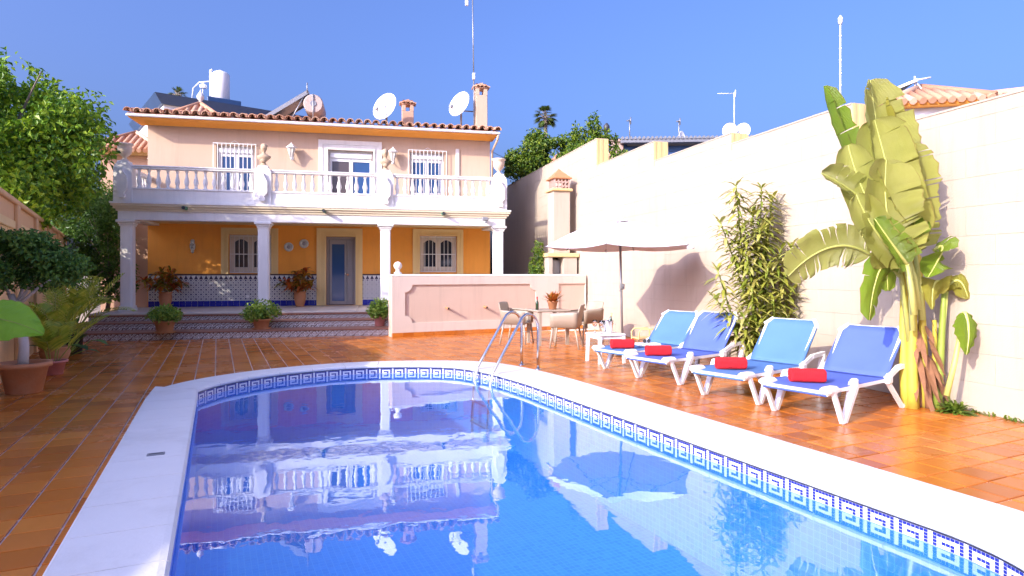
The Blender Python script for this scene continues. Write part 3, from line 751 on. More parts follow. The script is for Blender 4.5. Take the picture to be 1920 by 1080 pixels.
def window(name, u0, u1, z0, z1, v, leaves=2, arch=True, pane=PANE, fmat=WMETAL, shutterbox=0, curtain=None, low=.12):
    root = None; fr = MB(); y0, y1 = v+.12, v+.17
    fr.box(u0, u1, y0, y1, z1-.06, z1); fr.box(u0, u1, y0, y1, z0, z0+.05); fr.box(u0, u0+.05, y0+.001, y1, z0+.05, z1-.06); fr.box(u1-.05, u1, y0+.001, y1, z0+.05, z1-.06)
    root = V(name, fr, fmat)
    zt = z1-.06-shutterbox
    if shutterbox:
        mb = MB(); mb.bbox(u0+.05, u1-.05, v+.05, y0-.001, zt, z1-.07, .01); mb.build('shutter_box', WMETAL, root)
    n = leaves; W = (u1-u0-.1)/n
    for i in range(n):
        a = u0+.05+i*W+.004; b2 = a+W-.008; st = .075 if arch else .05; zb = z0+.05+.004; tp = zt-.004
        mb = MB()
        # leaf with an arched or square light
        c0, c1, d0, d1 = a+st, b2-st, zb+low, tp-.09
        ys, ye = y0-.018, y1-.012
        mb.box(a, c0, ys, ye, zb, tp); mb.box(c1, b2, ys, ye, zb, tp); mb.box(c0, c1, ys+.001, ye, zb, d0)
        if arch:
            m = 8; pts = [(c0, tp), (c0, d1-.06)]
            for k in range(1, m): q = k/m; pts.append((c0+(c1-c0)*q, d1-.06+.09*math.sin(math.pi*q)))
            pts += [(c1, d1-.06), (c1, tp)]
            mb.prism(pts[::-1], ys+.001, ye)
        else: mb.box(c0, c1, ys+.001, ye, d1, tp)
        l = mb.build('casement', fmat, root)
        mb = MB(); mb.box(c0-.005, c1+.005, y0+.004, y0+.012, d0-.01, tp-.03); mb.build('pane', pane if not isinstance(pane, list) else pane[i], root)
    mb = MB(); mb.box(u0, u1, y1+.002, y1+.01, z0, z1); mb.build('backing', DARK, root)
    return root
def grille(root, u0, u1, z0, z1, v, n, cross=(.35,), r=.011, mat=WMETAL, legs=True):
    mb = MB()
    for i in range(n+1):
        u = u0+(u1-u0)*i/n; mb.tube([(u, v, z0), (u, v, z1)], r, 5)
    for z in [z0, z1]+[z0+(z1-z0)*c for c in cross]: mb.beam((u0-.01, v, z), (u1+.01, v, z), .012, .022)
    if legs:
        for u in (u0, u1):
            for z in (z0, z1): mb.beam((u, v, z), (u, WV, z), .014, .014)
    mb.tube([(u0+.5*(u1-u0)-.1, v, z1+.02), (u0+.5*(u1-u0), v, z1+.08), (u0+.5*(u1-u0)+.1, v, z1+.02)], .006, 5)
    return mb.build('grille', mat, root)
w1 = window('window', *upH[0], WV, 2, False, BPANE, WMETAL, .14, low=.03); grille(w1, 1.57, 2.69, 3.68, 5.10, WV-.10, 10, (.45,))
w2 = window('window', *upH[2], WV, 2, False, BPANE, WMETAL, .14, low=.03); grille(w2, 6.98, 8.12, 3.76, 5.14, WV-.10, 10, (.45,))
fd = window('french_door', *upH[1], WV, 2, False, [PPANE, BPANE], WMETAL, .16, low=.03)
mb = MB()
for i in range(7): mb.tube([(4.80+i*.07, 2.03, 3.3), (4.82+i*.065, 2.03, 3.9), (4.80+i*.07, 2.03, 4.7)], .04, 6)
mb.build('curtain', CURT, fd)
w3 = window('window', *loH[0], WV, 2, True, PANE, WOODW); grille(w3, 1.99, 3.06, 1.47, 2.50, WV+.02, 9, (.5,), .009, WMETAL, False)
w4 = window('window', *loH[2], WV, 2, True, PANE, WOODW); grille(w4, 7.36, 8.41, 1.50, 2.54, WV+.02, 9, (.5,), .009, WMETAL, False)
def surround(u0, u1, z0, z1, iu0, iu1, iz1, mat, name):
    for k, (d, f) in enumerate(((.055, 0), (.035, .45), (.07, .8))):
        a, b2, t = u0+(iu0-u0)*f, u1-(u1-iu1)*f, z1-(z1-iz1)*f
        a2, b3, t2 = iu0, iu1, iz1
        if k < 2:
            nf = (.45, .8)[k]; a2, b3, t2 = u0+(iu0-u0)*nf, u1-(u1-iu1)*nf, z1-(z1-iz1)*nf
        mb = MB(); y0 = WV-d
        mb.box(a, a2, y0, WV-.001, z0, t); mb.box(b3, b2, y0, WV-.001, z0, t); mb.box(a2, b3, y0, WV-.001, t2, t); V(name, mb, mat)
surround(4.39, 6.20, 3.2, 5.34, 4.66, 5.95, 5.06, WHITE, 'door_surround')
surround(1.76, 3.28, 1.421, 2.73, 1.95, 3.10, 2.54, YELLOW, 'window_surround')
surround(4.34, 5.64, .502, 2.76, 4.60, 5.44, 2.52, YELLOW, 'door_surround')
surround(7.11, 8.64, 1.421, 2.78, 7.32, 8.45, 2.58, YELLOW, 'window_surround')
for u0, u1, z in ((1.5, 2.75, 3.66), (6.92, 8.18, 3.74)):
    mb = MB(); mb.bbox(u0, u1, WV-.14, WV-.001, z-.05, z, .01); V('window_sill', mb, TERRA)
# front door, standing ajar
mb = MB(); mb.box(4.60, 4.67, WV+.1, WV+.2, .505, 2.515); mb.box(5.37, 5.44, WV+.1, WV+.2, .505, 2.515); mb.box(4.67, 5.37, WV+.1, WV+.2, 2.44, 2.515); df = V('door_frame', mb, DOORW)
mb = MB(); mb.box(4.69, 4.76, WV+.115, WV+.165, .52, 2.43); mb.box(5.12, 5.18, WV+.115, WV+.165, .52, 2.43); mb.box(4.76, 5.12, WV+.116, WV+.165, 2.30, 2.43); mb.box(4.76, 5.12, WV+.116, WV+.165, .52, .62); dl = V('door', mb, DOORW)
mb = MB(); mb.box(4.755, 5.125, WV+.135, WV+.142, .61, 2.31); mb.build('pane', BPANE, dl)
mb = MB(); mb.sphere((5.15, WV+.09, 1.42), .028, 10, 6); mb.build('handle', STEEL, dl)
mb = MB(); mb.bbox(5.185, 5.365, WV+.12, WV+.17, .52, 2.43, .008); mb.bbox(5.21, 5.34, WV+.108, WV+.121, .65, 1.35, .006); mb.bbox(5.21, 5.34, WV+.108, WV+.121, 1.55, 2.3, .006); dl2 = V('door', mb, DOORW)
mb = MB(); mb.sphere((5.215, WV+.08, 1.40), .03, 10, 6); mb.build('handle', TERRA, dl2)
mb = MB(); mb.bbox(8.41, 8.52, WV-.05, WV-.001, 3.2, 5.24, .01); V('pilaster_strip', mb, WHITE)
mb = MB(); mb.bbox(2.42, 2.50, WV-.028, WV-.0205, .74, .82, .004); V('socket', mb, WPLASTIC)
# flood lamp on the beam
mb = MB(); mb.bbox(-.09, .09, -.12, -.02, -.05, .05, .02); mb.beam((0, -.02, 0), (0, .06, 0), .05, .05); mb.bbox(-.02, .04, -.16, -.08, -.12, -.06, .01)
o = mb.build('flood_light', GREYM, loc=hw(8.95, -.24, 2.93), rot=(0, 0, TH)); tag(o, 'small grey flood light under the cornice near the end column', 'light')

# lanterns, plates, mask
def lantern(name, label, p, rz, s=1.0):
    t = thing(name, label, 'lantern', p, rz, 'white wall lanterns on the villa')
    mb = MB(); mb.lathe([(.03*s, -.20*s), (.10*s, .08*s)], 6, (0, -.20*s, 0), 0, False); mb.build('lamp_glass', LGLASS, t)
    mb = MB(); mb.lathe([(.15*s, .08*s), (.145*s, .10*s), (.05*s, .19*s), (.02*s, .2*s), (.012*s, .24*s)], 6, (0, -.20*s, 0), 0, False); mb.build('lamp_cap', WMETAL, t)
    mb = MB()
    for k in range(6):
        a = k*math.pi/3; mb.tube([(.032*s*math.cos(a), -.20*s+.032*s*math.sin(a), -.2*s), (.104*s*math.cos(a), -.20*s+.104*s*math.sin(a), .08*s)], .008*s, 4)
    mb.lathe([(.0, -.27*s), (.03*s, -.23*s), (.04*s, -.2*s)], 8, (0, -.2*s, 0)); mb.tube([(0, 0, -.16*s), (0, -.08*s, -.25*s), (0, -.2*s, -.25*s)], .014*s, 6); mb.bbox(-.04*s, .04*s, -.02*s, -.001, -.24*s, -.04*s, .01); mb.build('bracket', WMETAL, t)
lantern('wall_lantern', 'white wall lantern between the barred window and the french door', hw(3.66, WV, 4.95), TH)
lantern('wall_lantern', 'white wall lantern on the right of the french door behind a bust', hw(6.52, WV, 4.95), TH)
lantern('wall_lantern', 'white wall lantern on the set back wing beside the urn', hw(-.45, 3.4, 4.75), TH)
for (u, z, lb) in ((3.57, 2.2, 'lower round decorative plate on the orange porch wall'), (3.99, 2.3, 'upper round decorative plate beside the porch door')):
    mb = MB(); mb.lathe([(.0, .0), (.07, .004), (.09, .02), (.13, .03), (.13, .02), (.07, -.01), (0, -.01)], 18); mb.lathe([(.0, .006), (.05, .007), (.055, .004)], 14, mi=1)
    o = mb.build('wall_plate', [PASTE, GREYM], loc=hw(u, WV-.012, z), rot=(rad(90), 0, TH)); tag(o, lb, 'plate')
mb = MB(); mb.sphere((0, -.03, 0), .1, 12, 10, 0, (.75, .55, 1.35)); mb.sphere((0, -.09, .0), .025, 8, 6, 0, (1, 1, 1.8)); mb.lathe([(.02, -.2), (.05, -.15), (.03, -.12)], 8, (0, -.04, 0)); mb.sphere((0, -.03, .13), .06, 8, 6)
for s in (-1, 1): mb.sphere((s*.035, -.075, .03), .016, 6, 5, 1)
mb.bbox(-.03, .03, -.085, -.07, -.06, -.045, .004, 1)
o = mb.build('wall_mask', [PASTE, DARK], loc=hw(1.02, WV-.01, 2.2), rot=(0, 0, TH)); tag(o, 'pale ceramic mask hanging on the porch wall', 'mask')
# urns and busts on the piers
def urn(label, u):
    t = thing('urn', label, 'urn', hw(u, -.06, 4.201), TH, 'stone urns on the balcony end piers')
    mb = MB(); mb.lathe([(.10, 0), (.10, .03), (.05, .06), (.045, .10), (.08, .13), (.14, .20), (.165, .30), (.16, .38), (.19, .40), (.19, .44), (.16, .44), (.14, .40)], 16); mb.build('bowl', URNM, t)
    mb = MB(); mb.lathe([(.141, .40), (0, .41)], 16); mb.build('soil', SOIL, t); return t
urn('peach stone urn on the balcony pier beside the big tree', PU[0]); urn('peach stone urn on the balcony pier beside the boundary wall', PU[3])
def bust(label, u, flip):
    t = thing('bust_statue', label, 'statue', hw(u, -.06, 4.201), TH, 'weathered busts on the middle piers')
    mb = MB(); mb.lathe([(.10, 0), (.10, .03), (.06, .06), (.05, .10)], 12); mb.build('pedestal', STATUE, t)
    mb = MB(); prof = [(.055, .10), (.10, .15), (.135, .21), (.14, .26), (.10, .30), (.055, .33), (.05, .37), (.07, .40), (.085, .45), (.085, .50), (.06, .56), (.0, .585)]
    mb.lathe(prof, 14); nv = []
    for x, y, z in mb.v:
        k = 1.25 if .17 < z < .3 else .92; yy = y*.75+(-.03 if z > .36 else 0)
        nv.append((x*k+noise.noise(Vector((x*20, y*20, z*14+flip)))*.016+flip*.03*(z-.1), yy+noise.noise(Vector((x*18+9, y*20, z*14)))*.016, z))
    mb.v = nv; mb.sphere((flip*.012, -.125, .455), .016, 6, 5, 0, (1, 1, 1.7)); mb.sphere((flip*.01, .02, .53), .09, 10, 7, 0, (1, .9, .7)); mb.sphere((.0, -.06, .14), .06, 8, 6, 0, (1.2, .7, 1))
    mb.build('figure', STATUE, t)
bust('weathered stone bust on the pier by the barred window', PU[1], 1); bust('weathered stone bust on the pier by the french door', PU[2], -1)
# roof things
def tiledcap(t, w, z, mat=ROOF):
    mb = MB(); bl = barrel(.3, .055, 6)
    for k in range(4):
        a = k*math.pi/2; ca, sa = math.cos(a), math.sin(a)
        for i in range(3):
            x = (i-1)*.125; vs = []
            for px, py, pz in bl.v:
                Y = py-w*.5-.08; Z = pz+z+py*.35; vs.append(((px+x)*ca-Y*sa, (px+x)*sa+Y*ca, Z))
            mb.add(vs, bl.f)
    mb.box(-w*.5-.02, w*.5+.02, -w*.5-.02, w*.5+.02, z-.03, z+.0); mb.lathe([(.16, z+.08), (.05, z+.16), (0, z+.17)], 8)
    mb.build('tile_cap', mat, t)
def chimney(label, u, v, z0, h, w, mat):
    t = thing('chimney', label, 'chimney', hw(u, v, z0), TH)
    mb = MB(); mb.bbox(-w/2, w/2, -w/2, w/2, 0, h-.34, .012); mb.build('stack', mat, t)
    mb = MB(); q = w*.31
    for sx in (-1, 1):
        for sy in (-1, 1): mb.bbox(min(sx*w/2, sx*(w/2-q)), max(sx*w/2, sx*(w/2-q)), min(sy*w/2, sy*(w/2-q)), max(sy*w/2, sy*(w/2-q)), h-.339, h-.131, .006)
    mb.build('vent', mat, t); tiledcap(t, w, h-.10)
chimney('tall peach chimney with tiled cap at the roof corner', 9.18, 1.75, 5.6, 1.62, .36, PEACH)
chimney('short dark chimney with tiled cap between the two satellite dishes', 7.02, 2.9, 5.9, 1.0, .36, SALMON)
def dish(label, p, rz, tilt, r, arm=True, post=.5, group='white satellite dishes on the villa roof', sq=1.12, mat=DISH):
    t = thing('satellite_dish', label, 'satellite dish', p, rz, group)
    m = Matrix.Rotation(rad(90)-tilt, 4, 'X')
    mb = MB(); prof = []
    for i in range(9): q = i/8; prof.append((r*q, -.16*r*(1-q*q)))
    for i in range(8, -1, -1): q = i/8; prof.append((r*q*.985, -.16*r*(1-q*q)-.012))
    mb.lathe(prof, 28); mb.v = [tuple(m @ Vector((x, y*sq, z))+Vector((0, 0, post))) for x, y, z in mb.v]; mb.build('reflector', mat, t)
    mb = MB(); a = m @ Vector((0, -r*1.05, 0))+Vector((0, 0, post)); b2 = m @ Vector((0, -r*.75, r*.75))+Vector((0, 0, post))
    mb.tube([a, b2], .014, 6); mb.tube([m @ Vector((r*.5, -r*.8, -.02))+Vector((0, 0, post)), b2], .01, 5); mb.bbox(b2.x-.05, b2.x+.05, b2.y-.05, b2.y+.05, b2.z-.03, b2.z+.06, .01); mb.build('feed_arm', GREYM, t)
    mb = MB(); mb.tube([(0, .1, 0), (0, .1, post*.9), (0, .03, post)], .03, 8); mb.build('mount', GREYM, t); return t
dish('large white satellite dish left of the short chimney', hw(6.28, 1.95, 5.85), TH+rad(-38), rad(20), .41, post=.62)
dish('white satellite dish on an arm beside the tall chimney', hw(8.50, 1.7, 5.75), TH+rad(-48), rad(20), .38, post=.86)
mb = MB(); mb.tube([(0, 0, 0), (.5, .1, .02)], .018, 6); o = mb.build('dish_bracket', GREYM, loc=hw(8.50, 1.78, 6.42), rot=(0, 0, TH)); tag(o, 'thin steel arm holding a dish to the tall chimney', 'bracket')
ms = thing('antenna_mast', 'very tall thin antenna mast rising beside the tall chimney', 'antenna', hw(8.96, 1.62, 5.7), TH)
mb = MB(); mb.tube([(0, 0, 0), (-.02, 0, 1.6)], .022, 6); mb.tube([(-.02, 0, 1.6), (-.06, 0, 4.4)], .017, 6); mb.build('pole', GREYM, ms)
mb = MB(); mb.tube([(-.5, 0, 4.15), (.3, 0, 4.15)], .012, 5)
for i in range(7): mb.tube([(-.5+i*.12, -.12, 4.15), (-.5+i*.12, .12, 4.15)], .006, 4)
mb.bbox(-.28, -.18, -.04, .04, 3.88, 4.14, .02); mb.build('aerial', DISH, ms)
mb = MB(); mb.bbox(-.06, .02, -.04, .04, 1.65, 1.85, .01); mb.build('amplifier', DISH, ms)
# solar water heater
sh = thing('solar_water_heater', 'roof solar water heater with tilted collector and round tank', 'water heater', hw(2.8, 2.6, 5.95), TH)
mb = MB(); mb.beam((0, .5, .16), (1.22, .5, 1.02), 1.0, .09, up=(0, 0, 1)); mb.build('collector', COLLECT, sh)
mb = MB(); mb.beam((-.02, -.02, .13), (1.24, -.02, 1.0), .03, .11); mb.beam((-.02, 1.02, .13), (1.24, 1.02, 1.0), .03, .11); mb.build('collector_frame', GREYM, sh)
mb = MB(); mb.tube([(1.38, -.1, .62), (1.38, -.06, .62), (1.38, 1.1, .62)], [.26, .29, .29], 22); mb.build('tank', RUST, sh)
mb = MB(); mb.tube([(1.38, -.12, .62), (1.38, -.101, .62)], .09, 14); mb.tube([(1.38, -.12, 0), (1.38, -.12, .9)], .02, 6); mb.tube([(1.2, -.05, .95), (1.2, -.05, 1.25)], .018, 6); mb.tube([(.7, 0, .05), (1.1, 0, .85)], .02, 6); mb.tube([(.9, 0, 0), (1.6, 0, .1)], .02, 6); mb.build('stand', GREYM, sh)

# ---------------------------------------------------------------- low wall with spouts
LA = rad(27.2)
lo = thing('low_wall', 'low peach wall with scalloped panel and two spouts beside the steps', 'wall', (-2.70, 14.0, 0), LA)
LWL = 5.2
mb = MB(); mb.box(0, LWL, 0, .25, -.3, 1.36); mb.build('wall_body', LOWP, lo)
mb = MB(); mb.bbox(-.015, LWL, -.02, .27, 1.361, 1.41, .012); mb.build('wall_cap', WHITE, lo)
def frame_panel(x0, x1, z0, z1, scallop):
    # white raised border in front of the peach field
    mb = MB(); r = .17 if scallop else 0; pts = []
    def arc(cx_, cz_, a0, a1):
        for i in range(7):
            a = rad(a0+(a1-a0)*i/6); pts.append((cx_+r*math.cos(a), cz_+r*math.sin(a)))
    if scallop:
        arc(x0, z0, 90, 0); arc(x1, z0, 180, 90); arc(x1, z1, 270, 180); arc(x0, z1, 0, -90)
    else: pts = [(x0, z0), (x1, z0), (x1, z1), (x0, z1)]
    return pts
def border(X0, X1, Z0, Z1, hole, y0, y1, name):
    ol = [Vector((X0, Z0, 0)), Vector((X1, Z0, 0)), Vector((X1, Z1, 0)), Vector((X0, Z1, 0))]; il = [Vector((a, b2, 0)) for a, b2 in hole]
    tri = tessellate_polygon([ol, il]); al = ol+il; mb = MB(); fs = []
    for a, b2, c2 in tri:
        nz = (al[b2]-al[a]).cross(al[c2]-al[a]).z; fs.append((a, b2, c2) if nz > 0 else (a, c2, b2))
    mb.add([(p.x, y0, p.y) for p in al], fs); n = len(il)
    mb.add([(p.x, y0, p.y) for p in il]+[(p.x, y1, p.y) for p in il], [(i, i+n, (i+1) % n+n, (i+1) % n) for i in range(n)])
    mb.add([(p.x, y0, p.y) for p in ol]+[(p.x, y1, p.y) for p in ol], [(i, (i+1) % 4, (i+1) % 4+4, i+4) for i in range(4)])
    return mb.build(name, LOWB, lo)
border(.0, 4.22, .09, 1.36, frame_panel(.30, 3.70, .30, 1.17, True), -.035, -.001, 'panel_border')
border(4.222, LWL, .09, 1.36, frame_panel(4.36, LWL-.02, .30, 1.17, False), -.035, -.001, 'panel_border')
x = 0
while x < LWL:
    mb = MB(); mb.bbox(x+.002, min(x+.25, LWL)-.002, -.05, -.036, .0, .088, .003); mb.build('skirting_tile', TILE, lo); x += .25
for x in (1.30, 2.28):
    mb = MB(); mb.tube([(x, 0, .63), (x, -.17, .615)], .028, 10, 0, False); mb.tube([(x, -.169, .615), (x, -.02, .625)], .02, 8, 1); mb.build('spout', [TERRA, DARK], lo)
fb = thing('ball_finial', 'white ball finial on the end of the low wall', 'finial', Vector((-2.70, 14.0, 1.411))+Vector((.18*math.cos(LA)-.12*math.sin(LA), .18*math.sin(LA)+.12*math.cos(LA), 0)), LA)
mb = MB(); mb.lathe([(.09, 0), (.09, .03), (.05, .06), (.045, .11)], 14); mb.build('neck', WHITE, fb)
mb = MB(); mb.sphere((0, 0, .19), .095, 16, 12); mb.build('ball', WHITE, fb)
# side terrace behind the low wall
mb = MB(); q = [Vector((-2.5, 14.4)), Vector((1.9, 16.66)), Vector((-.6, 25)), Vector((-.25, 18)), Vector((-.1, 16.2)), Vector((-2.6, 15.0))]
mb.prismz([(-2.75, 14.3), (1.88, 16.7), (-.3, 24.5), (-.9, 24.3), (.25, 17.2), (-3.0, 15.6)], -.3, .45); o = mb.build('side_path', SLAB); o['kind'] = 'structure'
# barbecue with chimney against the boundary wall
bq = thing('barbecue_chimney', 'cream masonry barbecue with tall chimney and small latticed cap', 'barbecue', (1.30, 17.15, .452), rad(15.3))
mb = MB(); mb.bbox(-.42, .40, -.32, .45, 0, .42, .01); mb.bbox(.0, .40, -.32, .45, .421, 1.42, .01); mb.bbox(-.42, -.30, -.32, .45, .421, 1.42, .01); mb.bbox(-.30, .0, .30, .45, .421, 1.42, .01); mb.build('firebox', CREAM, bq)
mb = MB(); mb.bbox(-.30, -.0, -.05, .29, .422, 1.35, .01); mb.build('grey_lining', GREYM, bq)  # grey block filling the firebox opening
mb = MB(); mb.bbox(-.47, .45, -.37, .45, 1.421, 1.53, .015); mb.build('mantel', OCHRE, bq)
mb = MB(); mb.bbox(-.24, .24, -.20, .3, 1.531, 3.22, .012); mb.build('chimney_shaft', CREAM, bq)
mb = MB(); mb.bbox(-.30, .30, -.26, .36, 3.221, 3.29, .012); mb.build('chimney_ledge', OCHRE, bq)
mb = MB()
for i in range(5):
    for s in (0, 1):
        t = -.22+i*.1
        if s == 0: mb.box(t, t+.04, -.22, -.18, 3.291, 3.55); 
        else: mb.box(-.22, -.18, t+.0005+.03, t+.0395+.03, 3.291, 3.55); mb.box(.18, .22, t+.03, t+.069, 3.291, 3.55)
for i in range(4):
    for zz in (3.35, 3.46): mb.lathe([(.035, -.02), (.035, .02)], 8, (-.15+i*.1, -.2, zz))
mb.box(-.21, .21, -.19, .25, 3.291, 3.30); mb.build('lattice', PINKBR, bq)
mb = MB(); mb.bbox(-.28, .28, -.26, .34, 3.551, 3.60, .01); mb.add([(-.25, -.23, 3.601), (.25, -.23, 3.601), (.25, .31, 3.601), (-.25, .31, 3.601), (0, .04, 3.86)], [(0, 1, 4), (1, 2, 4), (2, 3, 4), (3, 0, 4)]); mb.build('chimney_cap', TERRA, bq)

# ---------------------------------------------------------------- pool ladder
ld = thing('pool_ladder', 'stainless steel pool ladder with two arched handrails', 'ladder')
def rail(a, b2):
    a, b2 = Vector(a), Vector(b2); h = (b2-a); pts = [a+Vector((0, 0, 0))]
    pts += [a+Vector((0, 0, .30)), a+h*.0+Vector((0, 0, .58))]
    for i in range(1, 8):
        an = math.pi*(1-i/8*.80); pts.append(a+h*.23*(1+math.cos(an))+Vector((0, 0, .60+.23*math.sin(an))))
    p = pts[-1]; e = b2+Vector((0, 0, .06)); pts += [p.lerp(e, .35), p.lerp(e, .7), e, b2+h*.06+Vector((0, 0, -.12)), b2+h*.10+Vector((0, 0, -.6)), b2+h*.10+Vector((0, 0, -1.15))]
    return pts
RA, RB_ = ((.385, 9.20, 0), (-.26, 8.52, 0)), ((.15, 9.66, 0), (-.50, 8.98, 0))
for a, b2 in (RA, RB_):
    mb = MB(); mb.tube(rail(a, b2), .022, 10); mb.build('handrail', STEEL, ld)
    mb = MB(); mb.lathe([(.05, 0), (.05, .006), (.03, .02)], 12, a); mb.build('flange', STEEL, ld)
d = Vector((RA[1][0]-RA[0][0], RA[1][1]-RA[0][1], 0))*.10
for k in range(3):
    mb = MB(); mb.beam(Vector(RA[1])+d+Vector((0, 0, -.38-k*.3)), Vector(RB_[1])+d+Vector((0, 0, -.38-k*.3)), .09, .025); mb.build('rung', STEEL, ld)

# ---------------------------------------------------------------- loungers
def lounger(label, loc, rz, fab, back=46):
    t = thing('sun_lounger', label, 'sun lounger', loc, rz, 'sun loungers beside the pool')
    Wd = .335; bt_ = rad(back); LB = .66
    mb = MB(); n = 12; vs = []
    for i in range(n+1):
        x = .02+1.16*i/n
        for j in range(9):
            y = -Wd+2*Wd*j/8; sag = .022*(1-(y/Wd)**2)*(math.sin(math.pi*i/n)**.5 if 0 < i < n else 0)
            z = .345-sag-(.05*max(0, 1-i/1.6) if i < 2 else 0)
            ax = x if i else x+.0; vs.append((ax, y*(1 if i > 0 else .96), z))
    m = 9; fs = [(i*m+j, (i+1)*m+j, (i+1)*m+j+1, i*m+j+1) for i in range(n) for j in range(8)]; mb.add(vs, fs, 0, True)
    o = mb.build('seat', fab, t); md = o.modifiers.new('s', 'SOLIDIFY'); md.thickness = .022
    mb = MB(); vs = []; n2 = 8
    for i in range(n2+1):
        q = i/n2; w2 = Wd if q < .86 else Wd-(q-.86)/.14*.075
        for j in range(9):
            y = -w2+2*w2*j/8; sag = .03*(1-(y/w2)**2)*math.sin(math.pi*min(1, q*1.0))**.6
            vs.append((1.18+LB*q*math.cos(bt_)+sag*math.sin(bt_), y, .345+LB*q*math.sin(bt_)-sag*math.cos(bt_)))
    mb.add(vs, [(i*m+j, (i+1)*m+j, (i+1)*m+j+1, i*m+j+1) for i in range(n2) for j in range(8)], 0, True)
    o = mb.build('backrest', fab, t); md = o.modifiers.new('s', 'SOLIDIFY'); md.thickness = .022
    mb = MB()
    for s in (-1, 1): mb.beam((.06, s*(Wd-.012), .318), (1.2, s*(Wd-.012), .318), .034, .034)
    mb.beam((.05, -Wd, .30), (.05, Wd, .30), .05, .035); mb.beam((1.2, -Wd, .315), (1.2, Wd, .315), .04, .035); mb.build('frame', WPLASTIC, t)
    mb = MB(); top = (1.18+LB*math.cos(bt_)+.008, .345+LB*math.sin(bt_)-.012)
    for s in (-1, 1):
        mb.beam((1.2, s*(Wd-.02), .335), (1.18+LB*.88*math.cos(bt_), s*(Wd-.02), .345+LB*.88*math.sin(bt_)-.018), .03, .026)
        mb.beam((1.18+LB*.84*math.cos(bt_), s*(Wd+.004), .345+LB*.84*math.sin(bt_)), (top[0], s*(Wd-.075), top[1]+.006), .035, .045)
    mb.beam((top[0], -Wd+.08, top[1]-.004), (top[0], Wd-.08, top[1]-.004), .026, .03); mb.build('back_frame', WPLASTIC, t)
    for s in (-1, 1):
        y = s*(Wd+.012)
        mb = MB(); mb.bbox(.0, .20, min(y-s*.09, y+s*.022), max(y-s*.09, y+s*.022), .295, .362, .022); mb.build('corner_bracket', WPLASTIC, t)
        mb = MB(); mb.beam((.10, y, .31), (.262, y, .012), .036, .038, up=(0, 1, 0)); mb.beam((.25, y, .02), (.31, y, .025), .038, .04, up=(0, 1, 0)); mb.beam((.30, y, .012), (.49, y, .36), .042, .045, up=(0, 1, 0), w1=.052, h1=.085); mb.bbox(.44, .53, y-.025, y+.025, .30, .405, .012); mb.build('leg', WPLASTIC, t)
        mb = MB(); mb.beam((1.17, y, .31), (1.50, y, .012), .036, .038, up=(0, 1, 0)); mb.beam((1.49, y, .02), (1.55, y, .025), .038, .04, up=(0, 1, 0)); mb.beam((1.54, y, .012), (1.66, y, .43), .044, .05, up=(0, 1, 0), w1=.05, h1=.07); mb.build('leg', WPLASTIC, t)
        mb = MB(); mb.beam((1.17, y, .345), (1.40, y, .43), .045, .04, up=(0, 1, 0)); mb.beam((1.39, y, .43), (1.68, y, .45), .045, .045, up=(0, 1, 0)); mb.bbox(1.14, 1.24, y-.03, y+.03, .28, .37, .015); mb.build('armrest', WPLASTIC, t)
    return t
def lpos(pl, pr, rz):      # front feet -> origin at the front edge of the seat
    c = (gr(*pl)+gr(*pr))/2; return c-Vector((math.cos(rz), math.sin(rz), 0))*.28
LR = rad(36)
LS = [((1131, 691), (1207, 702), FAB2, 'sky blue lounger beside the white side table with a red towel and folded white towel', rad(37), 47),
      ((1193, 709), (1280, 721), FAB1, 'periwinkle blue lounger in front of the variegated bush carrying a red towel', rad(37), 52),
      ((1314, 741), (1430, 758), FAB2, 'sky blue lounger with red towel between two periwinkle blue loungers', rad(37), 50),
      ((1447, 769.5), (1588, 795), FAB1, 'periwinkle blue lounger next to the banana plant carrying a red towel', rad(35.5), 48)]
TL = ['red rolled towel on the sky blue lounger by the side table', 'red rolled towel on the periwinkle lounger by the variegated bush', 'red rolled towel on the sky blue lounger amid periwinkle ones', 'red rolled towel on the periwinkle lounger by the banana plant']
LOC = []
def towel(label, p, rz, seed):
    mb = MB(); n = 14; m = 66; r0 = .068; vs = []; rr = random.Random(seed)
    for j in range(m+1):
        x = -.165+.33*j/m; e = min(j, m-j); k = (.88, .95, .98, 1.0)[min(3, e)]*(1+.014*math.sin(j*math.pi*.5))
        for i in range(n*2):
            a = 2*math.pi*i/(n*2); c_, s_ = math.cos(a), math.sin(a)
            sq = (abs(c_)**3+abs(s_)**3)**(-1/3)*.98
            rad_ = r0*k*sq*(1+.04*noise.noise(Vector((x*9, c_*2, s_*2+seed))))
            vs.append((x+.006*noise.noise(Vector((a*3, x*5, seed))), rad_*c_*1.05, r0+.002+rad_*s_*1.0))
    q = n*2; fs = [(j*q+i, (j+1)*q+i, (j+1)*q+(i+1) % q, j*q+(i+1) % q) for j in range(m) for i in range(q)]
    mb.add(vs, fs, 0, True); mb.f += [tuple(range(q)), tuple(m*q+i for i in range(q-1, -1, -1))]; mb.m += [0, 0]; mb.s += [False, False]
    sp = []
    for s in (-1, 1):
        for i in range(40):
            a = i*.42; rr2 = .004+i*.00135; sp.append((s*.1655, rr2*math.cos(a), r0+rr2*math.sin(a)))
        mb.tube(sp[-40:], .0035, 4)
    o = mb.build('rolled_towel', REDT, loc=p, rot=(0, 0, rz)); tag(o, label, 'towel', 'red towels on the loungers')
for i, (a, b2, fab, lb, rz, bk) in enumerate(LS):
    p = lpos(a, b2, rz); lounger(lb, p, rz, fab, bk); LOC.append((p, rz))
    q = p+Vector((math.cos(rz), math.sin(rz), 0))*(.30, .33, .36, .36)[i]+Vector((-math.sin(rz), math.cos(rz), 0))*(.03, .05, .05, .05)[i]
    towel(TL[i], (q.x, q.y, .326), rz-rad((28, 30, 34, 38)[i])-rad(6), i)
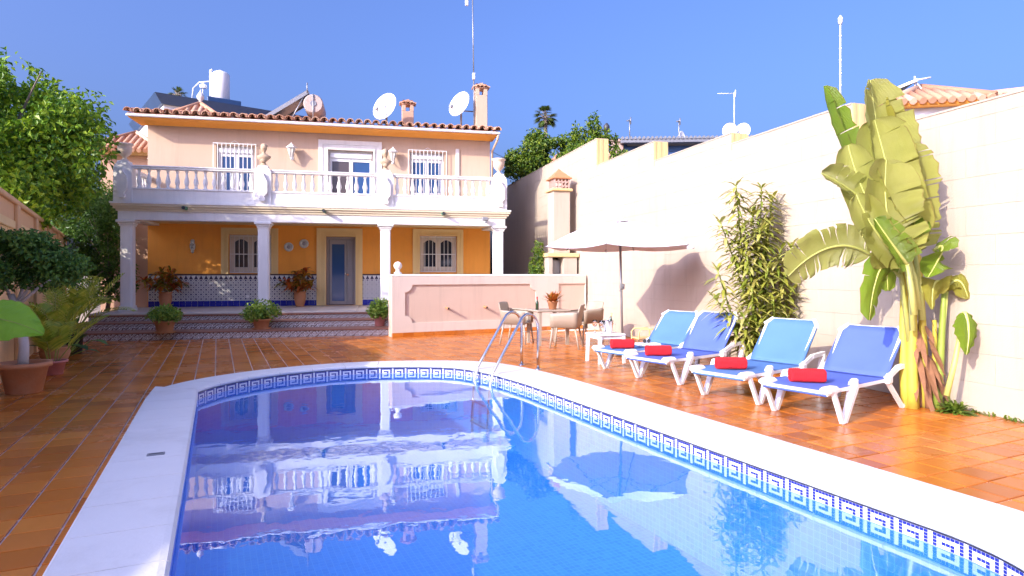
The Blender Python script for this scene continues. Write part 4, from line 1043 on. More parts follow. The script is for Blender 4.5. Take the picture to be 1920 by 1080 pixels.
def lpt(i, x, y, z): p, rz = LOC[i]; return Vector((p.x+x*math.cos(rz)-y*math.sin(rz), p.y+x*math.sin(rz)+y*math.cos(rz), z))
mb = MB(); mb.bbox(-.17, .17, -.12, .12, 0, .018, .008); mb.bbox(-.168, .165, -.118, .115, .0185, .036, .008)
o = mb.build('folded_towel', WTOWEL, loc=lpt(0, .82, .0, .338), rot=(0, 0, rad(12))); tag(o, 'folded white towel on the sky blue lounger by the table', 'towel')
sg = thing('sunglasses', 'dark sunglasses lying on the folded white towel', 'sunglasses', lpt(0, .80, .0, .378), rad(20))
for s in (-1, 1):
    mb = MB(); mb.tube([(s*.035, 0, .0), (s*.035, .006, 0)], .030, 12); mb.v = [(x, y, z+.030) for x, y, z in mb.v]; mb.build('lens', DARK, sg)
    mb = MB(); mb.tube([(s*.068, 0, .045), (s*.066, .12, .035), (s*.06, .14, .01)], .004, 5); mb.build('temple', DARK, sg)
# ---------------------------------------------------------------- side table and drinks
tp = gr(1110, 684); st_ = thing('side_table', 'small square white side table holding an ice bucket and glasses', 'table', (1.50, 10.02, 0), rad(20))
mb = MB(); mb.bbox(-.24, .24, -.24, .24, .43, .465, .012); mb.bbox(-.21, .21, -.21, .21, .38, .429, .008); mb.build('table_top', WPLASTIC, st_)
for sx in (-1, 1):
    for sy in (-1, 1):
        mb = MB(); mb.beam((sx*.205, sy*.205, .43), (sx*.215, sy*.215, 0), .05, .05, w1=.04, h1=.04); mb.build('leg', WPLASTIC, st_)
ib = thing('ice_bucket', 'steel ice bucket with a bottle in it on the white side table', 'ice bucket', (1.53, 9.95, .466))
mb = MB(); mb.lathe([(.06, 0), (.065, .005), (.085, .19), (.092, .195), (.092, .205), (.08, .2), (.06, .02)], 20); mb.build('pail', STEEL, ib)
for s in (-1, 1):
    mb = MB(); mb.tube([(s*.088, -.03, .15), (s*.115, -.03, .145), (s*.115, .03, .145), (s*.088, .03, .15)], .005, 6); mb.build('handle', STEEL, ib)
wb = thing('wine_bottle', 'green bottle leaning in the steel ice bucket', 'bottle', (1.53, 9.95, .49)); wb.rotation_euler = (rad(6), rad(10), 0)
mb = MB(); mb.lathe([(.0, 0), (.036, .005), (.036, .17), (.03, .2), (.014, .235), (.013, .30)], 14); mb.build('body', WINE, wb)
mb = MB(); mb.lathe([(.0145, .255), (.0155, .262), (.0155, .305), (0, .306)], 12); mb.build('foil', OCHRE, wb)
def goblet(lb, p):
    mb = MB(); mb.lathe([(.032, 0), (.032, .003), (.006, .008), (.004, .015), (.004, .085), (.012, .095), (.036, .125), (.042, .155), (.034, .205), (.0325, .205), (.040, .155), (.034, .128), (.010, .1), (0, .098)], 16)
    o = mb.build('wine_glass', CLEAR, loc=p); tag(o, lb, 'glass', 'wine glasses on the side table')
goblet('clear wine glass on the side table farther from the ice bucket', (1.33, 10.02, .466)); goblet('clear wine glass on the side table close to the ice bucket', (1.42, 9.90, .466))
# ---------------------------------------------------------------- umbrella
um = thing('parasol', 'open white parasol with slim tilted pole behind the side table', 'parasol', (1.92, 10.95, 0), rad(4))
H0, H1, RU = 1.88, 2.34, 1.36; TO = Vector((-.03, 0, 0))
mb = MB(); mb.lathe([(.24, 0), (.24, .05), (.20, .08), (.05, .10), (.035, .3)], 20); mb.build('base', TAUPE, um)
mb = MB(); mb.tube([(.02, 0, .06), (-.03, 0, 2.34)], .022, 10); mb.build('pole', GREYM, um)
mb = MB(); mb.bbox(-.03, .05, -.04, .04, 1.14, 1.24, .012); mb.tube([(0, -.04, 1.19), (0, -.09, 1.19), (-.05, -.09, 1.12), (-.08, -.09, 1.12)], .009, 6); mb.build('crank', GREYM, um)
rims = [Vector((RU*math.cos(rad(6+60*k)), RU*math.sin(rad(6+60*k)), H0)) for k in range(6)]
for k in range(6):
    mb = MB(); A, B = rims[k], rims[(k+1) % 6]; T_ = Vector((0, 0, H1)); n = 10; vs = []
    for i in range(n+1):
        q = i/n
        for j in range(n+1):
            e = A.lerp(B, j/n); s = 4*(j/n)*(1-j/n)
            p = T_.lerp(e, q); p.z += .10*math.sin(math.pi*q)*(1-.5*s)-.045*s*q*q; p -= Vector((p.x, p.y, 0))*(.055*s*q*q)
            vs.append(p)
    fs = [(i*(n+1)+j, (i+1)*(n+1)+j, (i+1)*(n+1)+j+1, i*(n+1)+j+1) for i in range(n) for j in range(n)]; mb.add(vs, fs, 0, True); mb.build('canopy_panel', CANVAS, um)
    mb = MB(); pts = [T_.lerp(A, q/6)+Vector((0, 0, .10*math.sin(math.pi*q/6)-.014)) for q in range(7)]; mb.tube(pts, .009, 5); mb.tube([Vector((-.025, 0, 1.92)), pts[3]], .007, 5); mb.build('rib', GREYM, um)
    mb = MB(); mb.sphere(A, .014, 8, 6); mb.build('rib_tip', GREYM, um)
mb = MB(); mb.lathe([(.15, -.012), (.08, .022), (.02, .035), (.02, .055), (0, .06)], 12, (0, 0, H1)); mb.build('vent_cap', CANVAS, um)
mb = MB(); mb.tube([(-.02, 0, 1.90), (-.02, 0, 1.97)], .04, 10); mb.build('hub', GREYM, um)
mb = MB(); mb.tube([(-.35, -.35, 1.95), (-.35, -.35, 1.83)], .003, 4); mb.lathe([(.0, 0), (.025, .02), (.015, .05), (0, .06)], 8, (-.35, -.35, 1.77)); mb.build('hanging_charm', LGLASS, um)
# ---------------------------------------------------------------- garden table, chairs, flowers
def armchair(label, p, rz):
    t = thing('armchair', label, 'chair', p, rz, 'taupe resin armchairs round the garden table')
    mb = MB(); n = 6; vs = []
    for i in range(n+1):
        for j in range(n+1):
            x = -.23+.46*i/n; y = -.24+.48*j/n; vs.append((x, y, .42-.02*math.sin(math.pi*j/n)*math.sin(math.pi*i/n)+.015*(i/n)))
    mb.add(vs, [(i*7+j, (i+1)*7+j, (i+1)*7+j+1, i*7+j+1) for i in range(n) for j in range(n)], 0, True); o = mb.build('seat', TAUPE, t); md = o.modifiers.new('s', 'SOLIDIFY'); md.thickness = .03
    mb = MB(); vs = []; n = 8
    for i in range(n+1):
        q = i/n
        for j in range(n+1):
            y = (-.26+.52*j/n)*(1-.06*q); vs.append((-.23-.10*q-.05*(1-(y/.26)**2), y, .40+.44*q-.02*(abs(y)/.26)**3*(q > .9)))
    mb.add(vs, [(i*9+j, (i+1)*9+j, (i+1)*9+j+1, i*9+j+1) for i in range(n) for j in range(n)], 0, True); o = mb.build('backrest', TAUPE, t); md = o.modifiers.new('s', 'SOLIDIFY'); md.thickness = .022
    for s in (-1, 1):
        mb = MB(); vs = []
        for i in range(7):
            q = i/6; x = -.28+.52*q; zt = .68-.035*q-(.22*max(0, .25-q) if 0 else 0)
            vs += [(x, s*.262, .41), (x, s*.272, zt-.03), (x, s*.285, zt), (x, s*.25, zt+.006)]
        mb.add(vs, [(i*4+j, (i+1)*4+j, (i+1)*4+j+1, i*4+j+1) for i in range(6) for j in range(3)], 0, True); o = mb.build('armrest', TAUPE, t); md = o.modifiers.new('s', 'SOLIDIFY'); md.thickness = .022
        for x, x2 in ((.20, .25), (-.22, -.30)):
            mb = MB(); mb.tube([(x, s*.22, .43), (x2, s*.25, 0)], [.022, .015], 8); mb.build('leg', TAUPE, t)
armchair('taupe resin armchair in front of the scalloped panel facing the table', (.12, 12.75, 0), rad(-20))
armchair('taupe resin armchair with its back to the parasol pole', (1.02, 11.95, 0), rad(165))
armchair('taupe resin armchair between the table and the boundary wall', (1.50, 13.0, 0), rad(215))
gt = thing('garden_table', 'taupe garden table with thick legs between the armchairs', 'table', (.72, 12.65, 0), rad(20))
mb = MB(); mb.bbox(-.36, .36, -.36, .36, .66, .70, .012); mb.build('table_top', TAUPE, gt)
for sx in (-1, 1):
    for sy in (-1, 1):
        mb = MB(); mb.beam((sx*.29, sy*.29, .66), (sx*.30, sy*.30, 0), .09, .06, w1=.07, h1=.05); mb.build('leg', TAUPE, gt)
bo = thing('rose_bottle', 'small bottle with red neck on the garden table', 'bottle', (.50, 12.42, .701))
mb = MB(); mb.lathe([(0, 0), (.033, .004), (.033, .14), (.013, .19), (.012, .215)], 12); mb.build('body', WINE, bo)
mb = MB(); mb.lathe([(.014, .20), (.014, .26), (0, .262)], 10); mb.build('foil', REDT, bo)
fp = thing('flower_pot', 'clay pot of orange bromeliad flowers on the garden table', 'plant pot', (.82, 12.6, .701))
mb = MB(); mb.lathe([(.07, 0), (.10, .14), (.11, .145), (.11, .17), (.095, .17), (.08, .12)], 16); mb.build('pot', TERRA, fp)
mb = MB(); mb.lathe([(.094, .15), (0, .155)], 14); mb.build('soil', SOIL, fp)
mb = MB(); rr = random.Random(3)
for k in range(90):
    a = rr.random()*6.28; e = rr.uniform(.25, 1.3); lance(mb, Vector((rr.uniform(-.05, .05), rr.uniform(-.05, .05), .15)), Vector((math.cos(a)*math.cos(e), math.sin(a)*math.cos(e), math.sin(e))), rr.uniform(.18, .38), .045, .25)
mb.build('foliage', LF_ORANGE, fp)
# low cane stool behind the side table
sto = thing('cane_stool', 'low bent cane stool behind the white side table', 'stool', (2.28, 10.75, 0), rad(15))
mb = MB(); mb.bbox(-.18, .18, -.15, .15, .30, .325, .01); mb.build('seat', OCHRE, sto)
for s in (-1, 1):
    mb = MB(); mb.tube([(-.17, s*.14, 0), (-.17, s*.14, .42), (-.13, s*.14, .47), (.13, s*.14, .47), (.17, s*.14, .42), (.17, s*.14, 0)], .013, 7); mb.build('leg_hoop', OCHRE, sto)

# ---------------------------------------------------------------- potted plants
def pot_profile(r, h, rim=.02, taper=.72): return [(r*taper, 0), (r*taper+.005, .004), (r*.97, h*.84), (r+rim, h*.85), (r+rim, h), (r*.92, h), (r*.86, h*.8)]
def potted(name, label, loc, r, h, potm, group=None, saucer=False, taper=.72, cat='plant pot', rim=.02, prof=None):
    t = thing(name, label, cat, loc, R.random()*6, group); z = 0
    if saucer:
        mb = MB(); mb.lathe([(r*.95, 0), (r*1.12, .03), (r*1.08, .03), (r*.9, .012), (0, .012)], 20); mb.build('saucer', potm, t); z = .013
    mb = MB(); mb.lathe([(a, b2+z) for a, b2 in (prof or pot_profile(r, h, rim, taper))], 22); mb.build('pot', potm, t)
    mb = MB(); mb.lathe([(r*.9, h*.88+z), (0, h*.90+z)], 20); mb.build('soil', SOIL, t); return t, h*.88+z
def hpos(x, y, z): return gr(x, y, z)
rr = random.Random(11)
def bush(t, z, rx, rz_, n, mat, L=.07, W=.045, c=0):
    mb = crown([((0, 0, z+rz_*.75+c), (rx, rx, rz_)), ((rx*.35, 0, z+rz_*.6+c), (rx*.75, rx*.7, rz_*.7)), ((-rx*.35, rx*.1, z+rz_*.6+c), (rx*.75, rx*.7, rz_*.7))], n, L, W, rr, gap=.25, droop=.1, shell=3)
    mb.build('foliage', mat, t)
    mb = MB()
    for k in range(5): a = rr.random()*6.28; mb.tube([(0, 0, z-.03), (rx*.3*math.cos(a), rx*.3*math.sin(a), z+rz_*.6)], .008, 5)
    mb.build('stem', BARK, t)
for (x, y, zz, lb, pm_, r, h, rx, rz_, sa) in ((309, 624, .166, 'round green bush in an ochre clay pot on the tiled steps', TERRA2, .20, .25, .33, .20, True), (490, 617, .166, 'largest round green bush in orange clay pot on the tiled steps', TERRA, .19, .22, .40, .26, True), (712, 611, .166, 'yellowish bush in a small pink pot on the steps by the low wall', PINKPOT, .14, .26, .30, .24, False)):
    p = gr(x, y, zz); t, z = potted('potted_bush', lb, p, r, h, pm_, 'green bushes in pots on the steps', sa); bush(t, z, rx, rz_, 1500, LF_BUSH)
for (x, y, lb, s) in ((.48, 1.25, 'red and orange croton in a clay urn on the left of the porch', 1.55), (3.93, 1.3, 'orange croton in a clay urn beside the porch door', 1.45)):
    p = hw(x, y, .501)
    pf = [(.10, 0), (.11, .01), (.15, .18), (.165, .30), (.15, .38), (.17, .40), (.17, .43), (.14, .43), (.12, .36)]
    t, z = potted('potted_croton', lb, p, .15, .43, TERRA, 'crotons in pots on the porch', prof=pf)
    mb = MB(); n = 10
    for k in range(n):
        a = rr.random()*6.28; e = rr.uniform(.5, 1.4); L = rr.uniform(.28, .52)*s; d = Vector((math.cos(a)*math.cos(e), math.sin(a)*math.cos(e), math.sin(e))); b0 = Vector((0, 0, z-.02))
        mb.tube([b0, b0+d*L*.6, b0+d*L], .009, 5, 1)
        for i in range(38):
            a2 = rr.random()*6.28; e2 = rr.uniform(-.1, 1.2); q = b0+d*L*rr.uniform(.45, 1.05)
            lance(mb, q, Vector((math.cos(a2)*math.cos(e2), math.sin(a2)*math.cos(e2), math.sin(e2))), rr.uniform(.16, .28)*s, rr.uniform(.055, .085), .5)
    mb.build('foliage', [LF_CROTON, BARK], t)
# ficus in big terracotta pot
p = Vector((-5.80, 7.42, 0)); t, z = potted('potted_ficus', 'small ficus tree with bare pale trunk in a wide orange pot', p, .245, .36, TERRA, cat='potted tree', taper=.70, rim=.03); t.rotation_euler = (0, 0, 0)
mb = MB(); tr = [(-.02, 0, z-.05), (.0, 0, z+.25), (-.06, .02, z+.55), (-.16, .0, z+.85)]; mb.tube(tr, [.06, .05, .045, .035], 10); mb.build('trunk', PALEBARK, t)
mb = MB()
for e in ((.35, .12, 1.42), (-.45, .1, 1.45), (-.15, .3, 1.5), (.1, .2, 1.5)): mb.tube([(-.1, .01, z+.7), Vector((-.1, .01, z+.7)).lerp(Vector(e), .5)+Vector((0, 0, .03)), e], [.022, .016, .007], 6)
mb.build('branch', PALEBARK, t)
mb = crown([((-.12, 0, 1.62), (.52, .42, .30)), ((.28, .05, 1.55), (.34, .32, .22)), ((-.45, 0, 1.58), (.35, .35, .28)), ((.05, -.1, 1.78), (.35, .3, .16)), ((.40, 0, 1.36), (.22, .22, .12)), ((-.35, -.05, 1.32), (.3, .28, .16)), ((.1, .12, 1.36), (.4, .3, .14)), ((.55, .05, 1.5), (.2, .2, .14)), ((-.2, -.25, 1.5), (.5, .2, .26))], 7500, .062, .034, rr, gap=.5, gs=1.0, droop=.4); mb.build('crown', LF_DARK, t)
# palms in pots
def arecapalm(name, label, p, r, h, pm_, nf, L, prof=None, el=(.75, 1.4), rim=.02, taper=.72, ll=.30):
    t, z = potted(name, label, p, r, h, pm_, cat='potted palm', prof=prof, rim=rim, taper=taper)
    mb = MB()
    for k in range(nf):
        a = k*2.4+rr.random()*.6; e = rr.uniform(*el); frond(mb, (r*.3*math.cos(a), r*.3*math.sin(a), z-.02), a, e, L*rr.uniform(.7, 1.1), rr.uniform(.15, .5), 20, ll, .030, 0, 1, .007)
    mb.build('fronds', [LF_PALM, GSTEM], t); return t, z
bowl = [(.12, 0), (.13, .01), (.19, .13), (.205, .2), (.19, .24), (.21, .26), (.21, .285), (.18, .285), (.17, .22)]
arecapalm('potted_palm', 'feathery palm in a round earthen bowl by the garden wall', (-7.12, 9.72, 0), .19, .285, TERRA2, 16, 1.15, bowl)
arecapalm('potted_palm', 'tall feathery palm in a black plastic pot by the steps', (-7.85, 11.15, 0), .17, .42, BLACKPOT, 18, 1.45, rim=.012, taper=.8, ll=.34)
t, z = arecapalm('potted_palm', 'thin young palm in a low lilac rimmed pot behind the ficus', (-6.45, 8.75, 0), .17, .20, PINKPOT, 9, .9, el=(1.0, 1.45))
# broad leaved plant beside the black pot
bp_ = thing('broad_leaf_plant', 'dark broad leaved plant between the earthen bowl and black pot', 'plant', (-7.55, 10.55, 0))
mb = MB()
for k in range(26):
    a = rr.random()*6.28; e = rr.uniform(.35, 1.25); d = Vector((math.cos(a)*math.cos(e), math.sin(a)*math.cos(e), math.sin(e))); L = rr.uniform(.35, .8); q = d*L*.7; mb.tube([(0, 0, 0), q], .008, 5, 1); lance(mb, q, d, L*.55, .16, .6)
mb.build('foliage', [LF_DARK, GSTEM], bp_)
# elephant ear at the left edge
ee = thing('elephant_ear_plant', 'elephant ear plant with a huge bright green leaf', 'plant', (-4.86, 5.65, 0))
def heart(t): return .05+.95*max(0, math.sin(math.pi*min(1, (t*.93+.07))))**.75*(1.15-.55*t)
for k, (b2, m_, e, wd) in enumerate((((-.20, .12, .98), (.18, .05, 1.06), (.60, 0.02, .86), .24), ((-.2, .0, 1.2), (-.5, -.1, 1.35), (-.8, -.2, 1.1), .27), ((0, -.4, .9), (.1, -.75, .95), (.2, -1.0, .7), .25))):
    mb, pts = blade((b2, m_, e), (0, .6, .8) if k == 0 else (1, .2, .3), wd, 22, up=.05, tears=0, fold=.12, prof=heart); mb.build('leaf', ELEPH, ee)
    mb = MB(); mb.tube([(0, 0, 0), Vector(b2)*.55+Vector((-.08, 0, .12)), b2], [.022, .018, .012], 7); mb.tube(pts, [.009*(1-i/len(pts))+.002 for i in range(len(pts))], 5); mb.build('stalk', GSTEM, ee)

# ---------------------------------------------------------------- banana plant
bn = thing('banana_plant', 'tall banana plant with big torn leaves against the cream wall', 'banana plant', (4.33, 6.72, 0))
B0 = Vector((4.33, 6.72, 0)); br = random.Random(5)
def bl(p0, p1, p2, Ys, wd, mat=BAN, side=(1, 0, 0), tears=.22, fold=.2, n=26, curl=0, prof=None, up=.12, stalk=None):
    pts = [at(*p, Y)-B0 for p, Y in zip((p0, p1, p2), Ys)]
    mb, mid = blade(pts, side, wd*1.12, n, up, tears, br, fold, prof, curl); mb.build('leaf', mat, bn)
    mb = MB(); mb.tube(mid, [.016*(1-i/len(mid))+.003 for i in range(len(mid))], 6); mb.build('midrib', RIB, bn)
    if stalk: 
        mb = MB(); q = [at(*s, Ys[0])-B0 for s in stalk]; mb.tube(q+[pts[0]], [.03, .024, .02, .016, .014][:len(q)+1], 7); mb.build('stalk', RIB, bn)
# tall leaves
bl((1690, 430), (1650, 300), (1632, 150), (6.62, 6.48, 6.42), .29, BAN, (.93, .35, .1), .10, .25, 34, up=.35, stalk=[(1722, 560), (1712, 500)])
bl((1700, 470), (1672, 340), (1640, 225), (6.40, 6.28, 6.30), .26, BAN, (.92, -.3, .15), .13, .2, 30, up=.3, stalk=[(1722, 580), (1715, 520)])
bl((1702, 485), (1650, 440), (1662, 300), (6.22, 6.05, 6.06), .29, BAN, (.97, .1, -.2), .14, .15, 30, up=.2, stalk=[(1716, 590), (1710, 540)])
bl((1660, 420), (1590, 320), (1545, 162), (6.6, 6.55, 6.5), .14, BANG, (.8, .6, .1), .1, .9, 26, up=.4, stalk=[(1705, 590), (1685, 500)])
bl((1705, 440), (1705, 330), (1655, 180), (6.66, 6.58, 6.54), .16, BANY, (.8, .5, .1), .2, .7, 26, up=.4, stalk=[(1728, 600), (1718, 520)])
bl((1715, 470), (1728, 400), (1712, 268), (6.5, 6.42, 6.42), .16, BAN, (.85, .4, -.3), .3, .4, 26, up=.5, stalk=[(1730, 600), (1726, 540)])
bl((1680, 430), (1600, 350), (1540, 325), (6.45, 6.2, 6.12), .13, BAN, (.3, .3, .9), .34, .4, 22, up=.5, stalk=[(1712, 560), (1700, 480)])
bl((1685, 450), (1622, 400), (1590, 272), (6.32, 6.18, 6.22), .19, BAN, (.85, -.45, .3), .25, .35, 26, up=.4, stalk=[(1712, 570), (1700, 500)])
bl((1698, 490), (1640, 450), (1606, 365), (6.2, 6.04, 6.04), .15, BAN, (.7, -.3, .6), .28, .4, 22, up=.4, stalk=[(1712, 570), (1706, 530)])
bl((1700, 495), (1685, 475), (1640, 410), (6.12, 5.98, 5.98), .13, BANG, (.8, .2, .5), .25, .3, 18, up=.4, stalk=[(1714, 590), (1708, 540)])
# drooping leaf on the left
bl((1632, 478), (1560, 430), (1478, 518), (6.55, 6.4, 6.3), .24, BAN, (-.15, -.1, 1), .34, .5, 26, curl=.5, stalk=[(1705, 640), (1690, 520)])
# small lower leaves
bl((1690, 480), (1640, 470), (1630, 600), (6.4, 6.2, 6.15), .13, BANG, (.8, .3, 0), .1, .3, 16, stalk=[(1712, 620), (1706, 520)])
bl((1690, 440), (1655, 450), (1665, 545), (6.5, 6.35, 6.3), .15, BANG, (.9, .1, .1), .12, .35, 16)
bl((1750, 470), (1790, 440), (1740, 520), (6.45, 6.3, 6.25), .14, BANG, (.5, .2, .8), .2, .3, 14)
bl((1775, 540), (1745, 500), (1748, 580), (6.55, 6.45, 6.4), .13, BANY, (1, .1, 0), .05, .4, 14, prof=heart)
bl((1775, 545), (1800, 500), (1815, 560), (6.55, 6.45, 6.42), .10, BANY, (.5, .2, .8), .05, .4, 14, stalk=[(1758, 750), (1766, 640)])
bl((1808, 585), (1822, 610), (1812, 665), (6.2, 6.12, 6.1), .12, BANG, (1, .1, 0), .05, .4, 14, prof=heart, stalk=[(1775, 742), (1790, 680)])
bl((1715, 470), (1700, 420), (1745, 430), (6.3, 6.2, 6.15), .14, BANG, (.3, .2, .9), .25, .3, 14)
for k, (pts, r0, mat) in enumerate(((((1712, 760), (1705, 620), (1718, 470)), .062, BSTEM), (((1735, 765), (1733, 640), (1722, 480)), .048, BSTEM), (((1705, 764), (1716, 700), (1709, 610)), .055, DRYS), (((1742, 766), (1740, 720), (1735, 690)), .04, DRYS), (((1700, 750), (1688, 640), (1700, 480)), .055, BSTEM), (((1722, 770), (1724, 700), (1728, 650)), .07, DRYS), (((1757, 768), (1765, 660), (1770, 545)), .045, GSTEM), (((1748, 768), (1755, 690), (1752, 600)), .035, BSTEM), (((1775, 768), (1778, 715), (1796, 640)), .028, GSTEM))):
    Ys = 6.55+.05*(k % 3); a = [at(*q, Ys)-B0 for q in pts]; a[0].z = 0
    mb = MB(); m = bez(*a, 8); mb.tube(m, [r0*(1-.45*i/7) for i in range(8)], 10); mb.build('stem', mat, bn)
mb = MB()
for k in range(40):
    a = br.random()*6.28; lance(mb, Vector((.09*math.cos(a), .05*math.sin(a)-.12, br.uniform(.15, 1.0))), Vector((math.cos(a)*.25, math.sin(a)*.4-.2, -.8)), br.uniform(.2, .45), .06, .1)
mb.build('dry_leaf', DRYS, bn)
# fern at its foot and weeds along the wall
def tuft(name, label, cat_, p, n, L, mat, W=.02, el=(.3, 1.3), group=None):
    mb = MB()
    for k in range(n):
        a = rr.random()*6.28; e = rr.uniform(*el); lance(mb, Vector((rr.uniform(-.04, .04), rr.uniform(-.04, .04), 0)), Vector((math.cos(a)*math.cos(e), math.sin(a)*math.cos(e), math.sin(e))), L*rr.uniform(.5, 1.1), W, .5)
    o = mb.build(name, mat, loc=p); tag(o, label, cat_, group); return o
tuft('fern', 'bright green fern at the foot of the banana plant', 'fern', (4.48, 6.32, 0), 150, .26, LF_WEED, .035)
wr = random.Random(2)
for k in range(16):
    Y = 5.0+wr.random()*1.4; X = rwx(Y)-.05; tuft('weed', 'tiny green weed in the joint along the boundary wall foot', 'weed', (X, Y, 0), 16, .06+wr.random()*.06, LF_WEED, .015, group='weeds along the boundary wall')
tuft('weed_clump', 'yellow green weed clump at the wall behind the sky blue lounger', 'weed', (4.16, 8.0, 0), 70, .30, LF_WEED, .02)
tuft('lily_leaves', 'slim green leaves rising by the wall near the picture edge', 'plant', (4.90, 5.55, 0), 24, .42, LF_WEED, .03, (.5, 1.3))
# ---------------------------------------------------------------- variegated bush
vb = thing('variegated_bush', 'tall yellow green variegated bush behind the loungers', 'shrub', (3.55, 9.05, 0))
V0 = Vector((3.55, 9.05, 0)); sr = random.Random(9)
stems = [((1380, 345), 9.0), ((1428, 350), 9.05), ((1448, 372), 9.1), ((1350, 415), 8.9), ((1395, 420), 8.85), ((1425, 430), 8.8), ((1465, 465), 8.8), ((1485, 460), 8.75), ((1345, 505), 8.9), ((1340, 560), 8.8), ((1400, 480), 8.7), ((1440, 500), 8.7), ((1490, 540), 8.75), ((1410, 540), 8.6), ((1450, 560), 8.6), ((1395, 590), 8.6), ((1480, 590), 8.7), ((1425, 610), 8.6), ((1470, 520), 8.9), ((1410, 400), 9.05), ((1385, 455), 9.0), ((1440, 420), 9.0), ((1365, 600), 8.75), ((1460, 620), 8.6)]
lm = MB(); sm = MB()
for (px, Y) in stems:
    top = at(*px, Y)-V0; b0 = Vector((sr.uniform(-.18, .18), sr.uniform(-.15, .15), 0)); c_ = b0.lerp(top, .5)+Vector((sr.uniform(-.06, .06), sr.uniform(-.06, .06), .1)); pts = bez(b0, c_, top, 12)
    sm.tube(pts, [.016-.0008*i for i in range(12)], 6)
    Lh = (top-b0).length; ns = int(46+Lh*34)
    for i in range(ns):
        q = 1-(i/ns)*min(.85, 1.15/Lh); k = min(10, int(q*11)); pp_ = pts[k].lerp(pts[k+1], q*11-k)
        a = i*2.4; e = sr.uniform(-.1, .5)+(.7 if i < 7 else 0); L = sr.uniform(.20, .36)
        lance(lm, pp_, Vector((math.cos(a)*math.cos(e), math.sin(a)*math.cos(e), math.sin(e))), L, sr.uniform(.036, .056), .45)
sm.build('stem', GSTEM, vb); lm.build('foliage', LF_SONG, vb)

# ---------------------------------------------------------------- trees
def tree(name, label, base, trunk_top, blobs, n, L, W, mat, seed, r0=.14, group=None, gap=.42, bark=BARK, limbs=7, cat_='tree', droop=.5, shell=2.2, gs=1.1):
    t = thing(name, label, cat_, base, 0, group); q = random.Random(seed); B = Vector(base); T_ = Vector(trunk_top)-B
    mb = MB(); mb.tube(bez((0, 0, -.3), T_*.5+Vector((q.uniform(-.1, .1), q.uniform(-.1, .1), 0)), T_, 8), [r0*(1-.5*i/7) for i in range(8)], 9)
    for k in range(limbs):
        c, r = blobs[k % len(blobs)]; e = Vector(c)-B+Vector((q.uniform(-.6, .6)*r[0], q.uniform(-.6, .6)*r[1], q.uniform(-.3, .7)*r[2])); s = T_*q.uniform(.6, 1)
        mb.tube(bez(s, s.lerp(e, .5)+Vector((0, 0, .2)), e, 6), [r0*.3*(1-.85*i/5) for i in range(6)], 6)
    mb.build('trunk', bark, t)
    mb = crown([((c[0]-B.x, c[1]-B.y, c[2]-B.z), r) for c, r in blobs], n, L, W, q, gap, gs, shell, droop); mb.build('crown', mat, t); return t
tree('ficus_tree', 'large leafy green tree overhanging the garden wall by the villa', (-10.6, 12.2, 0), (-10.3, 12.2, 3.2),
     [((-10.4, 12.4, 4.2), (1.6, 1.6, 1.5)), ((-9.4, 12.3, 3.5), (1.15, 1.2, 1.05)), ((-9.0, 12.4, 4.1), (.95, 1.0, .9)), ((-11.0, 12.3, 5.2), (1.1, 1.2, .95)), ((-10.0, 12.3, 5.1), (.85, 1.0, .7)), ((-9.2, 12.2, 2.9), (.8, .8, .55)), ((-10.2, 11.8, 3.0), (1.1, 1.0, .75)), ((-10.6, 13.8, 4.2), (1.5, 1.2, 1.5)), ((-8.65, 12.6, 4.9), (.45, .45, .25)), ((-8.6, 12.6, 4.45), (.5, .5, .3))],
     24000, .125, .07, LF_FICUS, 21, .2, gap=.44, droop=.6, shell=2.8, gs=.9)
tree('ficus_tree', 'leafy tree standing behind the garden wall nearer the pool', (-9.6, 9.0, 0), (-9.3, 9.1, 2.6), [((-9.0, 9.2, 3.9), (1.0, 1.0, .9)), ((-9.4, 8.6, 3.4), (.9, .9, .8)), ((-9.8, 9.6, 4.4), (.9, .9, .8))], 6000, .14, .08, LF_FICUS, 22, .16)
tree('ficus_tree', 'leafy tree behind the garden wall at the villa corner', (-13.2, 14.6, 0), (-13.0, 14.6, 3.0), [((-12.6, 14.8, 4.1), (1.3, 1.2, 1.2)), ((-13.6, 14.0, 4.6), (1.4, 1.2, 1.2)), ((-12.0, 15.3, 3.4), (.8, .8, .8)), ((-13.0, 13.4, 3.6), (1.2, 1.0, 1.0))], 9000, .14, .08, LF_FICUS, 26, .17)
tree('feathery_tree', 'dark leafy shrub in the gap beside the left porch column', (-11.4, 17.4, 0), (-11.2, 17.4, 1.8), [((-11.1, 17.4, 1.3), (.65, .5, .8)), ((-11.15, 17.4, 2.5), (.5, .5, .7)), ((-11.4, 17.2, 3.3), (.5, .5, .5)), ((-11.5, 16.6, .8), (.5, .5, .5)), ((-11.9, 17.6, 2.2), (.8, .6, 1.2)), ((-11.7, 18.0, 3.4), (.8, .6, .7)), ((-12.4, 17.8, 3.0), (.7, .6, 1.2))], 9000, .12, .06, LF_DARK, 23, .07, cat_='shrub')
tree('citrus_tree', 'round citrus tree behind the far end of the boundary wall', (1.4, 23.6, 0), (1.3, 23.6, 4.2), [((1.0, 23.5, 5.7), (1.15, 1.0, .95)), ((.55, 23.3, 5.5), (.9, .8, .75)), ((1.8, 23.4, 5.7), (.9, .8, .8)), ((.9, 23.6, 6.5), (.55, .5, .45)), ((.05, 23.2, 5.5), (.4, .35, .6)), ((2.1, 23.0, 6.0), (.7, .6, .6))], 11000, .13, .075, LF_CITRUS, 24, .14, 'citrus trees behind the boundary wall', gap=.46, gs=1.0)
